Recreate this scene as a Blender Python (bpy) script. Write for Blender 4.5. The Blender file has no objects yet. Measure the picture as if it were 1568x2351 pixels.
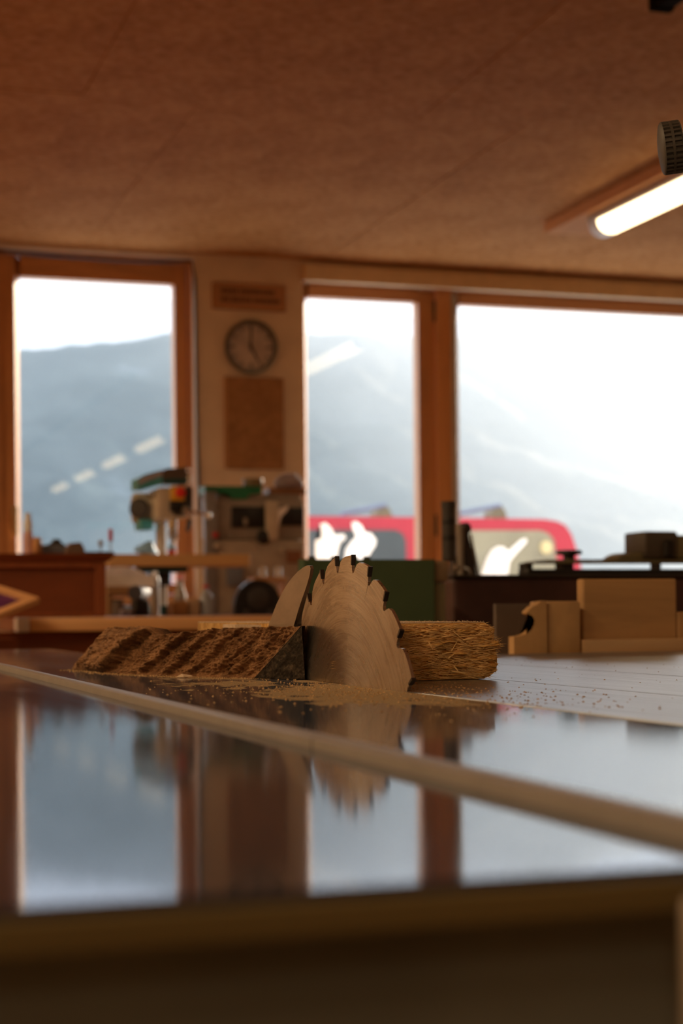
import bpy, bmesh, math, random
import numpy as np
from mathutils import Vector, Matrix, noise as mnoise
from mathutils.geometry import tessellate_polygon

SC = bpy.context.scene
COL = SC.collection
random.seed(7)
RNG = np.random.RandomState(11)

# ------------------------------------------------------------------ camera
U = 0.0525                     # camera height over the saw table (metres)
TZ = 0.90                      # height of the saw table
CAMZ = TZ + U
YAW, ROLL = math.radians(18.0), math.radians(-0.5)
FPX, HOR = 3900.0, 1405.0      # focal length and horizon row for a 1568 x 2351 frame
fw = Vector((math.sin(YAW), math.cos(YAW), 0))
rt0 = Vector((math.cos(YAW), -math.sin(YAW), 0)); up0 = Vector((0, 0, 1))
rt = math.cos(ROLL) * rt0 + math.sin(ROLL) * up0
up = math.cos(ROLL) * up0 - math.sin(ROLL) * rt0
cd = bpy.data.cameras.new('camera'); cam = bpy.data.objects.new('camera', cd); COL.objects.link(cam)
cam.matrix_world = Matrix(((rt.x, up.x, -fw.x, 0), (rt.y, up.y, -fw.y, 0), (rt.z, up.z, -fw.z, CAMZ), (0, 0, 0, 1)))
cd.sensor_fit = 'VERTICAL'; cd.sensor_height = 36.0; cd.sensor_width = 24.0
cd.lens = FPX / 2351.0 * 36.0
cd.shift_y = (HOR - 1175.5) / 2351.0
cd.clip_start = 0.02; cd.clip_end = 8000
cd.dof.use_dof = True; cd.dof.focus_distance = 1.25; cd.dof.aperture_fstop = 9.5; cd.dof.aperture_blades = 9
SC.camera = cam

# ------------------------------------------------------------------ sky, sun, exposure
SKY = 2.1
SUN = 7.8
w = bpy.data.worlds.new('sky'); SC.world = w; w.use_nodes = True
wn, wl = w.node_tree.nodes, w.node_tree.links
bg = wn['Background']
geo = wn.new('ShaderNodeTexCoord'); sep = wn.new('ShaderNodeSeparateXYZ'); rmp = wn.new('ShaderNodeValToRGB')
wl.new(geo.outputs['Generated'], sep.inputs[0]); wl.new(sep.outputs['Z'], rmp.inputs[0])
rmp.color_ramp.elements[0].position = 0.0; rmp.color_ramp.elements[0].color = (0.90, 0.95, 1.0, 1)
rmp.color_ramp.elements[1].position = 0.9; rmp.color_ramp.elements[1].color = (0.74, 0.85, 1.0, 1)
wl.new(rmp.outputs[0], bg.inputs[0]); bg.inputs[1].default_value = SKY
sd = bpy.data.lights.new('sun', 'SUN'); sd.energy = SUN; sd.angle = math.radians(0.6); sd.color = (1.0, 0.85, 0.64)
sun = bpy.data.objects.new('sun', sd); COL.objects.link(sun)
_az, _el = math.radians(53), math.radians(17)
sun.location = (30, 20, 20)
sun.rotation_euler = Vector((-math.cos(_el) * math.sin(_az), -math.cos(_el) * math.cos(_az), -math.sin(_el))).to_track_quat('-Z', 'Y').to_euler()
LAMP = 5.5                    # radiance of the ceiling lamps' diffusers
for _i in range(6):               # unseen area lights added as warm fill, without fixtures, left of the camera
    _d = bpy.data.lights.new('fill_light', 'AREA'); _d.shape = 'RECTANGLE'; _d.size = .2; _d.size_y = 1.34; _d.energy = 27; _d.color = (1.0, .70, .38)
    _o = bpy.data.objects.new('fill_light', _d); COL.objects.link(_o); _o.location = (-1.5, 6.55 - 1.95 * _i, 2.62)
SC.view_settings.view_transform = 'Standard'; SC.view_settings.look = 'None'
SC.view_settings.exposure = 0.0; SC.view_settings.gamma = 1.0; SC.view_settings.use_curve_mapping = False
SC.cycles.max_bounces = 10; SC.cycles.diffuse_bounces = 6; SC.cycles.glossy_bounces = 5
SC.cycles.transparent_max_bounces = 12; SC.cycles.volume_bounces = 1
SC.cycles.sample_clamp_indirect = 8.0
SC.cycles.use_denoising = True

# ------------------------------------------------------------------ geometry helpers
def ray(px, py):
    return fw + rt * ((px - 784) / FPX) - up * ((py - HOR) / FPX)
def at(px, py, Y):
    r = ray(px, py); return Vector((0, 0, CAMZ)) + r * (Y / r.y)
def onz(px, py, z):
    r = ray(px, py); return Vector((0, 0, CAMZ)) + r * ((z - CAMZ) / r.z)
def onx(px, py, X):
    r = ray(px, py); return Vector((0, 0, CAMZ)) + r * (X / r.x)
def rect(x0, y0, x1, y1, Y):
    a, b = at(x0, (y0 + y1) / 2, Y), at(x1, (y0 + y1) / 2, Y)
    m = (x0 + x1) / 2
    return a.x, b.x, at(m, y1, Y).z, at(m, y0, Y).z      # X0, X1, Z0, Z1

class MB:
    """collects shapes in one bmesh"""
    def __init__(s): s.bm = bmesh.new()
    def _xf(s, vs, M):
        if M is not None: bmesh.ops.transform(s.bm, matrix=M, verts=vs)
    def box(s, x0, x1, y0, y1, z0, z1, bev=0.0, M=None, seg=1):
        r = bmesh.ops.create_cube(s.bm, size=1.0); vs = r['verts']
        for v in vs:
            v.co = Vector((x0 + (v.co.x + .5) * (x1 - x0), y0 + (v.co.y + .5) * (y1 - y0), z0 + (v.co.z + .5) * (z1 - z0)))
        if bev > 0:
            es = list({e for v in vs for e in v.link_edges})
            b = bmesh.ops.bevel(s.bm, geom=es, offset=bev, segments=seg, affect='EDGES', profile=0.5)
            vs = list({v for f in b['faces'] for v in f.verts} | {v for v in vs if v.is_valid})
        s._xf(vs, M); return s
    def lathe(s, prof, org=(0, 0, 0), axis=(0, 0, 1), n=28):
        """prof: (radius, height) pairs along axis"""
        q = Vector((0, 0, 1)).rotation_difference(Vector(axis).normalized()).to_matrix()
        o = Vector(org); rings = []
        for (r, h) in prof:
            if r < 1e-6: rings.append([s.bm.verts.new(o + q @ Vector((0, 0, h)))])
            else: rings.append([s.bm.verts.new(o + q @ Vector((r * math.cos(2 * math.pi * k / n), r * math.sin(2 * math.pi * k / n), h))) for k in range(n)])
        for a, b in zip(rings, rings[1:]):
            for k in range(n):
                l = (k + 1) % n
                if len(a) == 1 and len(b) == 1: continue
                if len(a) == 1: s.bm.faces.new((a[0], b[l], b[k]))
                elif len(b) == 1: s.bm.faces.new((a[k], a[l], b[0]))
                else: s.bm.faces.new((a[k], a[l], b[l], b[k]))
        if len(rings[0]) > 1: s.bm.faces.new(list(reversed(rings[0])))
        if len(rings[-1]) > 1: s.bm.faces.new(rings[-1])
        return s
    def cyl(s, a, b, r, r2=None, n=20):
        a, b = Vector(a), Vector(b); d = b - a; L = d.length; r2 = r if r2 is None else r2
        return s.lathe([(r, 0), (r2, L)], a, d, n)
    def ball(s, c, r, n=16):
        k = n // 2
        return s.lathe([(r * math.sin(math.pi * i / k) if 0 < i < k else 0, -r * math.cos(math.pi * i / k)) for i in range(k + 1)], c, (0, 0, 1), n)
    def tube(s, pts, r, n=8):
        P = [Vector(p) for p in pts]; rings = []
        for i, p in enumerate(P):
            d = (P[min(i + 1, len(P) - 1)] - P[max(i - 1, 0)]).normalized()
            u = d.cross(Vector((0, 0, 1)));  u = d.cross(Vector((1, 0, 0))) if u.length < .1 else u
            u.normalize(); v = d.cross(u); rr = r[i] if isinstance(r, (list, tuple)) else r
            rings.append([s.bm.verts.new(p + rr * (math.cos(2 * math.pi * k / n) * u + math.sin(2 * math.pi * k / n) * v)) for k in range(n)])
        for a, b in zip(rings, rings[1:]):
            for k in range(n): s.bm.faces.new((a[k], a[(k + 1) % n], b[(k + 1) % n], b[k]))
        s.bm.faces.new(list(reversed(rings[0]))); s.bm.faces.new(rings[-1]); return s
    def prism(s, poly, vec, tri=True):
        """poly: list of 3-D points, extruded along vec"""
        v = Vector(vec); A = [s.bm.verts.new(Vector(p)) for p in poly]; B = [s.bm.verts.new(Vector(p) + v) for p in poly]; n = len(A)
        caps = [s.bm.faces.new(list(reversed(A))), s.bm.faces.new(B)]
        for k in range(n): s.bm.faces.new((A[k], A[(k + 1) % n], B[(k + 1) % n], B[k]))
        if tri and n > 4: bmesh.ops.triangulate(s.bm, faces=caps)
        return s
    def mesh(s, name, smooth=False, ang=35):
        bmesh.ops.recalc_face_normals(s.bm, faces=s.bm.faces)
        me = bpy.data.meshes.new(name); s.bm.to_mesh(me); s.bm.free()
        if smooth:
            me.polygons.foreach_set('use_smooth', [True] * len(me.polygons)); me.set_sharp_from_angle(angle=math.radians(ang))
        return me
    def build(s, name, mat, parent=None, smooth=False, kind=None, label=None, ang=35):
        o = bpy.data.objects.new(name, s.mesh(name, smooth, ang)); COL.objects.link(o)
        if mat: o.data.materials.append(mat)
        if parent: attach(o, parent)
        if kind: o['kind'] = kind
        if label: o['label'] = label
        return o

def attach(o, parent):
    o.parent = parent
    o.matrix_parent_inverse = Matrix.Identity(4)
    if o.type == 'MESH':      # meshes are built in world space: bring them into the parent's space
        off = WORLD.get(parent.name, Vector((0, 0, 0)))
        if off.length: o.data.transform(Matrix.Translation(-off))
        WORLD[o.name] = off.copy()
WORLD = {}
def thing(name, loc, label, cat, group=None):
    o = bpy.data.objects.new(name, None); COL.objects.link(o); o.location = loc; o.empty_display_size = .05
    WORLD[o.name] = Vector(loc)
    return tag(o, label, cat, group)
def tag(o, label, cat, group=None, kind=None):
    o['label'] = label; o['category'] = cat
    if group: o['group'] = group
    if kind: o['kind'] = kind
    return o
def struct(o): o['kind'] = 'structure'; return o
def from_arrays(name, V, F, mat, parent=None, smooth=True, kind=None):
    me = bpy.data.meshes.new(name); me.from_pydata([tuple(v) for v in V], [], [tuple(f) for f in F]); me.update()
    if smooth: me.polygons.foreach_set('use_smooth', [True] * len(me.polygons))
    o = bpy.data.objects.new(name, me); COL.objects.link(o); me.materials.append(mat)
    if parent: attach(o, parent)
    if kind: o['kind'] = kind
    return o

# ------------------------------------------------------------------ material helpers
def new_mat(name):
    m = bpy.data.materials.new(name); m.use_nodes = True
    return m, m.node_tree.nodes, m.node_tree.links, m.node_tree.nodes['Principled BSDF']
def tex(N, L, scale=(1, 1, 1), coord='Object', rot=(0, 0, 0)):
    c = N.new('ShaderNodeTexCoord'); mp = N.new('ShaderNodeMapping'); mp.inputs['Scale'].default_value = scale; mp.inputs['Rotation'].default_value = rot
    L.new(c.outputs[coord], mp.inputs[0]); return mp.outputs[0]
def noise(N, L, vec, scale=5, detail=4, rough=.55, dist=0):
    n = N.new('ShaderNodeTexNoise'); n.inputs['Scale'].default_value = scale; n.inputs['Detail'].default_value = detail
    n.inputs['Roughness'].default_value = rough; n.inputs['Distortion'].default_value = dist
    L.new(vec, n.inputs['Vector']); return n.outputs['Fac']
def ramp(N, L, fac, stops):
    r = N.new('ShaderNodeValToRGB'); e = r.color_ramp.elements
    while len(e) < len(stops): e.new(.5)
    for el, (p, c) in zip(e, stops): el.position = p; el.color = (*c, 1) if len(c) == 3 else c
    L.new(fac, r.inputs[0]); return r.outputs[0]
def bump(N, L, b, h, strength=.3, dist=.002):
    k = N.new('ShaderNodeBump'); k.inputs['Strength'].default_value = strength; k.inputs['Distance'].default_value = dist
    L.new(h, k.inputs['Height']); L.new(k.outputs[0], b.inputs['Normal'])
def dim(c, k): return tuple(min(1, x * k) for x in c)
def plain(name, c, rough=.5, metal=0.0, var=.18, scale=14, spec=.5, bmp=0.0, stretch=(1, 1, 1)):
    m, N, L, b = new_mat(name)
    f = noise(N, L, tex(N, L, stretch), scale, 4)
    L.new(ramp(N, L, f, [(.3, dim(c, 1 - var)), (.7, dim(c, 1 + var))]), b.inputs['Base Color'])
    b.inputs['Roughness'].default_value = rough; b.inputs['Metallic'].default_value = metal; b.inputs['Specular IOR Level'].default_value = spec
    if bmp: bump(N, L, b, noise(N, L, tex(N, L, stretch), scale * 6, 3), bmp, .001)
    return m
def wood(name, c, rough=.5, grain=(1, 1, 14), var=.35, scale=4, coat=0.0):
    """grain: small number along the fibre direction"""
    m, N, L, b = new_mat(name)
    v = tex(N, L, grain); f = noise(N, L, v, scale, 6, .6, 1.2)
    f2 = noise(N, L, v, scale * 7, 3, .6, .3)
    mx = N.new('ShaderNodeMath'); mx.operation = 'MULTIPLY_ADD'; mx.inputs[1].default_value = .3; L.new(f2, mx.inputs[0]); L.new(f, mx.inputs[2])
    L.new(ramp(N, L, mx.outputs[0], [(.4, dim(c, 1 - var)), (.62, c), (.85, dim(c, 1 + var * .7))]), b.inputs['Base Color'])
    b.inputs['Roughness'].default_value = rough; b.inputs['Coat Weight'].default_value = coat
    bump(N, L, b, mx.outputs[0], .15, .001); return m
def emit(name, c, s):
    m, N, L, b = new_mat(name); N.remove(b); e = N.new('ShaderNodeEmission'); e.inputs[0].default_value = (*c, 1); e.inputs[1].default_value = s
    L.new(e.outputs[0], N['Material Output'].inputs[0]); return m
def glass_pane(name, ior=1.5, tint=(1, 1, 1)):
    m, N, L, b = new_mat(name); N.remove(b)
    t = N.new('ShaderNodeBsdfTransparent'); t.inputs[0].default_value = (*tint, 1); g = N.new('ShaderNodeBsdfGlossy'); g.inputs['Roughness'].default_value = .02
    fr = N.new('ShaderNodeFresnel'); gm_ = N.new('ShaderNodeNewGeometry'); io = N.new('ShaderNodeMapRange')
    io.inputs['To Min'].default_value = ior; io.inputs['To Max'].default_value = 1 / ior      # same reflectance entering and leaving the sheet
    L.new(gm_.outputs['Backfacing'], io.inputs[0]); L.new(io.outputs[0], fr.inputs[0]); mx = N.new('ShaderNodeMixShader')
    L.new(fr.outputs[0], mx.inputs[0]); L.new(t.outputs[0], mx.inputs[1]); L.new(g.outputs[0], mx.inputs[2]); L.new(mx.outputs[0], N['Material Output'].inputs[0]); return m

M = {}
M['frame_wood'] = wood('frame_wood', (.60, .275, .10), .42, (1, 1, .12), .25, 9)
M['frame_wood_h'] = wood('frame_wood_h', (.60, .275, .10), .42, (.12, 1, 1), .25, 9)
M['orange_wood'] = wood('orange_wood', (.68, .35, .15), .6, (.12, 1, 1), .25, 9)
M['red_wood'] = wood('red_wood', (.23, .062, .02), .38, (.15, 1, 1), .3, 8)
M['red_wood_v'] = wood('red_wood_v', (.30, .085, .028), .38, (1, 1, .15), .3, 8)
M['pine'] = wood('pine', (.50, .30, .13), .55, (1, .12, 1), .2, 9)
M['pine_h'] = wood('pine_h', (.48, .28, .12), .55, (.1, 1, 1), .22, 14)
M['plaster'] = plain('plaster', (.80, .64, .47), .9, 0, .06, 8, .1, .1)
M['plain_wall'] = plain('plain_wall', (.68, .47, .27), .9, 0, .08, 3, .2)
M['concrete'] = plain('concrete', (.36, .29, .22), .8, 0, .15, 3)
M['black'] = plain('black', (.012, .011, .011), .4, 0, .2)
M['matt_black'] = plain('matt_black', (.012, .010, .009), .9, 0, .1, 10, .05)
M['dark'] = plain('dark', (.045, .038, .034), .5, 0, .2)
M['steel'] = plain('steel', (.45, .43, .40), .3, 1, .12, 30)
M['chrome'] = plain('chrome', (.75, .72, .66), .12, 1, .05, 10)
M['cream'] = plain('cream', (.55, .46, .34), .45, 0, .1)
M['grey_paint'] = plain('grey_paint', (.30, .25, .20), .5, 0, .15)
M['beige_paint'] = plain('beige_paint', (.40, .33, .25), .55, 0, .15)
M['teal'] = plain('teal', (.07, .36, .40), .4, 0, .15)
M['dark_teal'] = plain('dark_teal', (.012, .06, .058), .4, 0, .15)
M['green'] = plain('green', (.012, .17, .07), .5, 0, .15)
M['olive'] = plain('olive', (.065, .115, .055), .6, 0, .14, 6)
M['olive_tan'] = plain('olive_tan', (.22, .19, .10), .5, 0, .14, 6)
M['white'] = plain('white', (.82, .80, .78), .4, 0, .05)
M['paper'] = plain('paper', (.88, .80, .74), .7, 0, .08)
M['red'] = plain('red', (.55, .03, .03), .35, 0, .1)
M['yellow'] = plain('yellow', (.75, .42, .03), .4, 0, .1)
M['purple'] = plain('purple', (.10, .015, .10), .5, 0, .4, 25)
M['blue_plastic'] = plain('blue_plastic', (.30, .55, .85), .35, 0, .1)
M['bluegrey'] = plain('bluegrey', (.16, .18, .22), .4, 0, .2)
M['pink'] = plain('pink', (.70, .25, .24), .45, 0, .1)
M['glass'] = glass_pane('window_glass')
M['jar_glass'] = glass_pane('jar_glass', 1.5, (.8, .85, .8))
M['lamp'] = emit('lamp_light', (1.0, .74, .42), LAMP)

# ================================================================== THE ROOM
YW = 8.3; CZ = 2.75; X0, X1, YF = -3.4, 5.9, -7.6; YG = 8.447; YO = 8.48
fl = struct(MB().box(X0 - .2, X1 + .2, YF - .2, YO, -.12, 0).build('floor', plain('floor_screed', (.30, .18, .09), .6, 0, .12, 2)))

# ceiling: chipboard panels with open joints under a dark deck
def ceil_mat():
    m, N, L, b = new_mat('chipboard')
    v = tex(N, L, (1, 1, 1)); f = noise(N, L, v, 24, 5, .65); g = noise(N, L, v, 3.0, 3, .5)
    mx = N.new('ShaderNodeMath'); mx.operation = 'MULTIPLY_ADD'; mx.inputs[1].default_value = .7; L.new(g, mx.inputs[0]); L.new(f, mx.inputs[2])
    L.new(ramp(N, L, mx.outputs[0], [(.62, (.40, .175, .055)), (.85, (.52, .245, .085)), (1.08, (.60, .31, .12))]), b.inputs['Base Color'])
    b.inputs['Roughness'].default_value = .85; b.inputs['Specular IOR Level'].default_value = .06; bump(N, L, b, f, .2, .002); return m
M['chipboard'] = ceil_mat()
ce = struct(MB().box(X0 - .2, X1 + .2, YF - .2, YO, CZ + .015, CZ + .12).build('ceiling', M['dark']))
PW, PL = .405, 2.6
k0 = 1.79 - PW * 13
pm = MB().box(-PW / 2 + .0006, PW / 2 - .0006, -PL / 2 + .0006, PL / 2 - .0006, 0, .018).mesh('ceiling_panel'); pm.materials.append(M['chipboard'])
for i in range(24):
    xc = k0 + (i + .5) * PW
    if xc - PW / 2 < X0 - .3 or xc + PW / 2 > X1 + .3: continue
    for j in range(8):
        yc = YO - .02 - PL * .5 - j * PL + (0 if i % 3 == 0 else (.0 if i % 3 == 1 else .0))
        if yc - PL / 2 < YF - 3: continue
        o = bpy.data.objects.new('ceiling_panel', pm); COL.objects.link(o); o.parent = ce
        o.location = (xc, yc, CZ + random.uniform(-.0015, .0015))

# window openings (in the plane of the frames)
YFr = 8.38
lw = [at(35, 900, YFr).x, at(402, 900, YFr).x]           # pane edges
mw = [at(712, 1000, YFr).x, at(962, 1000, YFr).x]
rw = [at(1057, 1000, YFr).x, 5.35]
ZT, ZB = at(700, 680, YFr).z, 1.10; ZTL = ZT + .026
ol = [lw[0] - .16, at(447, 800, YW).x]                   # wall openings
om = [at(696, 900, YW).x, 5.52]
OT_L, OT_R, OB = CZ - .02, CZ - .10, 1.03
wb = MB()
wb.box(X0 - .2, ol[0], YW, YO, 0, CZ + .02)
wb.box(ol[0], ol[1], YW, YO, 0, OB); wb.box(ol[0], ol[1], YW, YO, OT_L, CZ + .02)
wb.box(ol[1], om[0], YW, YO, 0, CZ + .02)
wb.box(om[0], om[1], YW, YO, 0, OB); wb.box(om[0], om[1], YW, YO, OT_R, CZ + .02)
wb.box(om[1], X1 + .2, YW, YO, 0, CZ + .02)
struct(wb.build('wall_back', M['plaster']))
struct(MB().box(X0 - .2, X0, YF, YW, 0, CZ + .02).build('wall_left', M['plain_wall']))
struct(MB().box(X1, X1 + .2, YF, YW, 0, CZ + .02).build('wall_right', M['plain_wall']))
struct(MB().box(X0 - .2, X1 + .2, YF - .2, YF, 0, CZ + .02).build('wall_front', M['plain_wall']))

def stile(x0, x1, z0, z1, yf=YFr, yb=8.46, ch_r=0.0, ch_l=0.0):
    """upright frame member with a slanted glazing edge on its right and/or left"""
    p = [(x0, yb), (x0, yf + ch_l), (x0 + ch_l, yf), (x1 - ch_r, yf), (x1, yf + ch_r * 1.9), (x1, yb)]
    q = []
    for a in p:
        if not q or (abs(a[0] - q[-1][0]) + abs(a[1] - q[-1][1])) > 1e-5: q.append(a)
    return MB().prism([(x, y, z0) for x, y in q], (0, 0, z1 - z0))
def pane(win, x0, x1, zt=ZT):
    MB().box(x0 - .012, x1 + .012, YG - .004, YG + .004, ZB - .012, zt + .012).build('pane', M['glass'], win)
def empty_struct(name, loc):
    o = bpy.data.objects.new(name, None); COL.objects.link(o); o.location = loc; WORLD[name] = Vector(loc); o['kind'] = 'structure'; return o
# left window
w1 = empty_struct('window_1', (sum(lw) / 2, YFr, ZB))
stile(ol[0], lw[0] - .07, OB, OT_L, YFr - .02).build('outer_frame', M['frame_wood'], w1)
stile(lw[0] - .07, lw[0] + .028, ZB - .05, ZTL + .10, ch_r=.028).build('stile', M['frame_wood'], w1)
stile(lw[1], lw[1] + .062, ZB - .05, ZTL + .10).build('stile', M['frame_wood'], w1)
stile(lw[1] + .066, ol[1], OB, OT_L, YFr - .015).build('outer_frame', M['frame_wood'], w1)
MB().box(lw[0] + .028, lw[1], YFr, 8.46, ZTL, ZTL + .10, .004).build('top_rail', M['frame_wood_h'], w1)
MB().box(lw[0] - .07, lw[1] + .066, YFr - .015, 8.46, ZTL + .104, OT_L, .004).build('head_frame', M['frame_wood_h'], w1)
MB().box(lw[0] + .028, lw[1], YFr, 8.46, ZB - .05, ZB, .004).build('bottom_rail', M['frame_wood_h'], w1)
MB().box(lw[0] - .07, lw[1] + .066, YFr - .015, 8.46, OB, ZB - .053, .004).build('sill_frame', M['frame_wood_h'], w1)
hx, hz = at(33, 1190, YFr).x, at(33, 1190, YFr).z
h_ = MB().box(hx - .016, hx + .016, YFr - .014, YFr, hz - .06, hz + .06, .004)
h_.box(hx - .011, hx + .011, YFr - .055, YFr - .03, hz - .09, hz + .02, .006).box(hx - .009, hx + .009, YFr - .04, YFr - .01, hz - .01, hz + .012)
h_.build('window_handle', plain('brass', (.72, .52, .26), .28, 1, .08), w1, label='brass window handle')
pane(w1, lw[0] + .028, lw[1], ZTL)
# middle window
w2 = empty_struct('window_2', (sum(mw) / 2, YFr, ZB))
stile(om[0], mw[0], OB, OT_R, ch_r=.026).build('stile', M['frame_wood'], w2)
sx = at(1000, 1000, YFr).x
stile(mw[1], sx - .004, ZB - .06, ZT + .06, YFr).build('stile', M['frame_wood'], w2)
MB().box(mw[0], mw[1], YFr, 8.46, ZT, OT_R, .004).build('top_rail', M['frame_wood_h'], w2)
MB().box(mw[0], mw[1], YFr, 8.46, OB, ZB, .004).build('bottom_rail', M['frame_wood_h'], w2)
for zz in (ZT - .10, ZB + .25):
    MB().cyl((sx - .002, YFr - .008, zz), (sx - .002, YFr - .008, zz + .11), .009, n=12).build('hinge', M['dark'], w2)
pane(w2, mw[0], mw[1])
# right window
w3 = empty_struct('window_3', (sum(rw) / 2, YFr, ZB))
mxx = at(1036, 1000, YFr).x
stile(sx, mxx, OB, OT_R, YFr - .03).build('mullion', wood('mullion_wood', (.72, .33, .12), .42, (1, 1, .12), .2, 9), w3)
stile(mxx, rw[0], OB, OT_R, YFr + .02).build('stile', M['frame_wood'], w3)
stile(rw[1], om[1], OB, OT_R).build('stile', M['frame_wood'], w3)
MB().box(rw[0], rw[1], YFr, 8.46, ZT, OT_R, .004).build('top_rail', M['frame_wood_h'], w3)
MB().box(rw[0], rw[1], YFr, 8.46, OB, ZB, .004).build('bottom_rail', M['frame_wood_h'], w3)
pane(w3, rw[0], rw[1])
# lintel band over the two right windows and the sill boards
struct(MB().box(om[0], X1, YW - .05, YW - .001, OT_R - .012, CZ - .025, .004).build('trim_1', plain('lintel', (.86, .68, .44), .7, 0, .08)))
struct(MB().box(om[0] - .02, om[1] + .02, YW - .14, YFr, OB - .035, OB, .004).build('trim_2', M['orange_wood']))
struct(MB().box(ol[0] - .02, ol[1] + .02, YW - .14, YFr, OB - .035, OB, .004).build('trim_3', M['orange_wood']))
# dark cable sagging over the left window head
pts = [(at(x, y, YW - .012)) for x, y in [(-120, 574), (-20, 573), (60, 580), (160, 590), (260, 598), (350, 601), (440, 599), (447, 640), (449, 760), (452, 1000), (460, 1180)]]
pts = [Vector((p.x, YW - .012, min(p.z, CZ - .01))) for p in pts]
tag(MB().tube(pts, .007).build('cable', M['black'], smooth=True), 'black cable sagging along the head of the left window', 'cable')
# grey conduit running up the mullion
cx = at(1044, 1000, YFr - .03).x
tag(MB().cyl((cx, YFr - .028, OB), (cx, YFr - .028, OT_R - .02), .017, n=14).build('conduit_pipe', plain('conduit', (.46, .40, .31), .45, .3, .1), smooth=True), 'grey vertical conduit pipe beside the orange mullion at the large window', 'pipe')

# ------------------------------------------------------------------ ceiling lamps (one row along the room) and the dark rail
lamp_src = None
LX, LL = 3.45, 1.20
def make_lamp():
    t = thing('ceiling_lamp', (LX, 0, CZ), 'glowing tube lamp under an orange board, nearest to the windows', 'lamp', 'lamps in the ceiling row')
    MB().box(LX - .115, LX + .17, -.80, .66, CZ - .055, CZ - .003, .004).build('mounting_board', wood('lamp_board', (.62, .29, .10), .9, (1, .12, 1), .2, 9), t)
    MB().box(LX - .075, LX + .075, -LL + .12, .30, CZ - .085, CZ - .055, .006).build('housing', M['cream'], t)
    hw, hd = .064, .058; pr = []
    for k in range(13):
        a = math.pi * k / 12; pr.append((LX + hw * math.cos(a), CZ - .085 - hd * math.sin(a) ** .8))
    MB().prism([(x, -LL + .15, z) for x, z in pr], (0, LL + .07, 0)).build('diffuser', M['lamp'], t, smooth=True)
    for y0, y1 in ((.22, .30), (-LL + .12, -LL + .15)):
        MB().prism([(LX + (x - LX) * 1.04, y0, CZ - .084 + (z - CZ + .085) * 1.04) for x, z in pr], (0, y1 - y0, 0)).build('end_cap', M['white'], t, smooth=True)
    return t
def copy_tree(o, parent=None):
    c = o.copy(); COL.objects.link(c)
    if parent: c.parent = parent
    for ch in [x for x in COL.objects if x.parent == o]: copy_tree(ch, c)
    return c
lamp_src = make_lamp()
lamp_src.location.y = 6.52
for i, nm in enumerate(['second', 'third', 'fourth', 'fifth', 'sixth', 'seventh']):
    c = copy_tree(lamp_src); c.location.y = 6.52 - 1.95 * (i + 1)
    c['label'] = 'lit tube lamp on the ceiling, %s of its row counted from the windows' % nm
r_ = thing('ceiling_rail', (2.42, -.2, CZ), 'dark narrow rail under the ceiling at the upper right', 'rail')
MB().box(2.40, 2.462, -4.6, 4.40, CZ - .05, CZ - .003, .003).build('track', M['matt_black'], r_)
MB().box(2.395, 2.467, 4.40, 4.43, CZ - .055, CZ - .003, .003).build('end_cap', M['matt_black'], r_)

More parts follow.
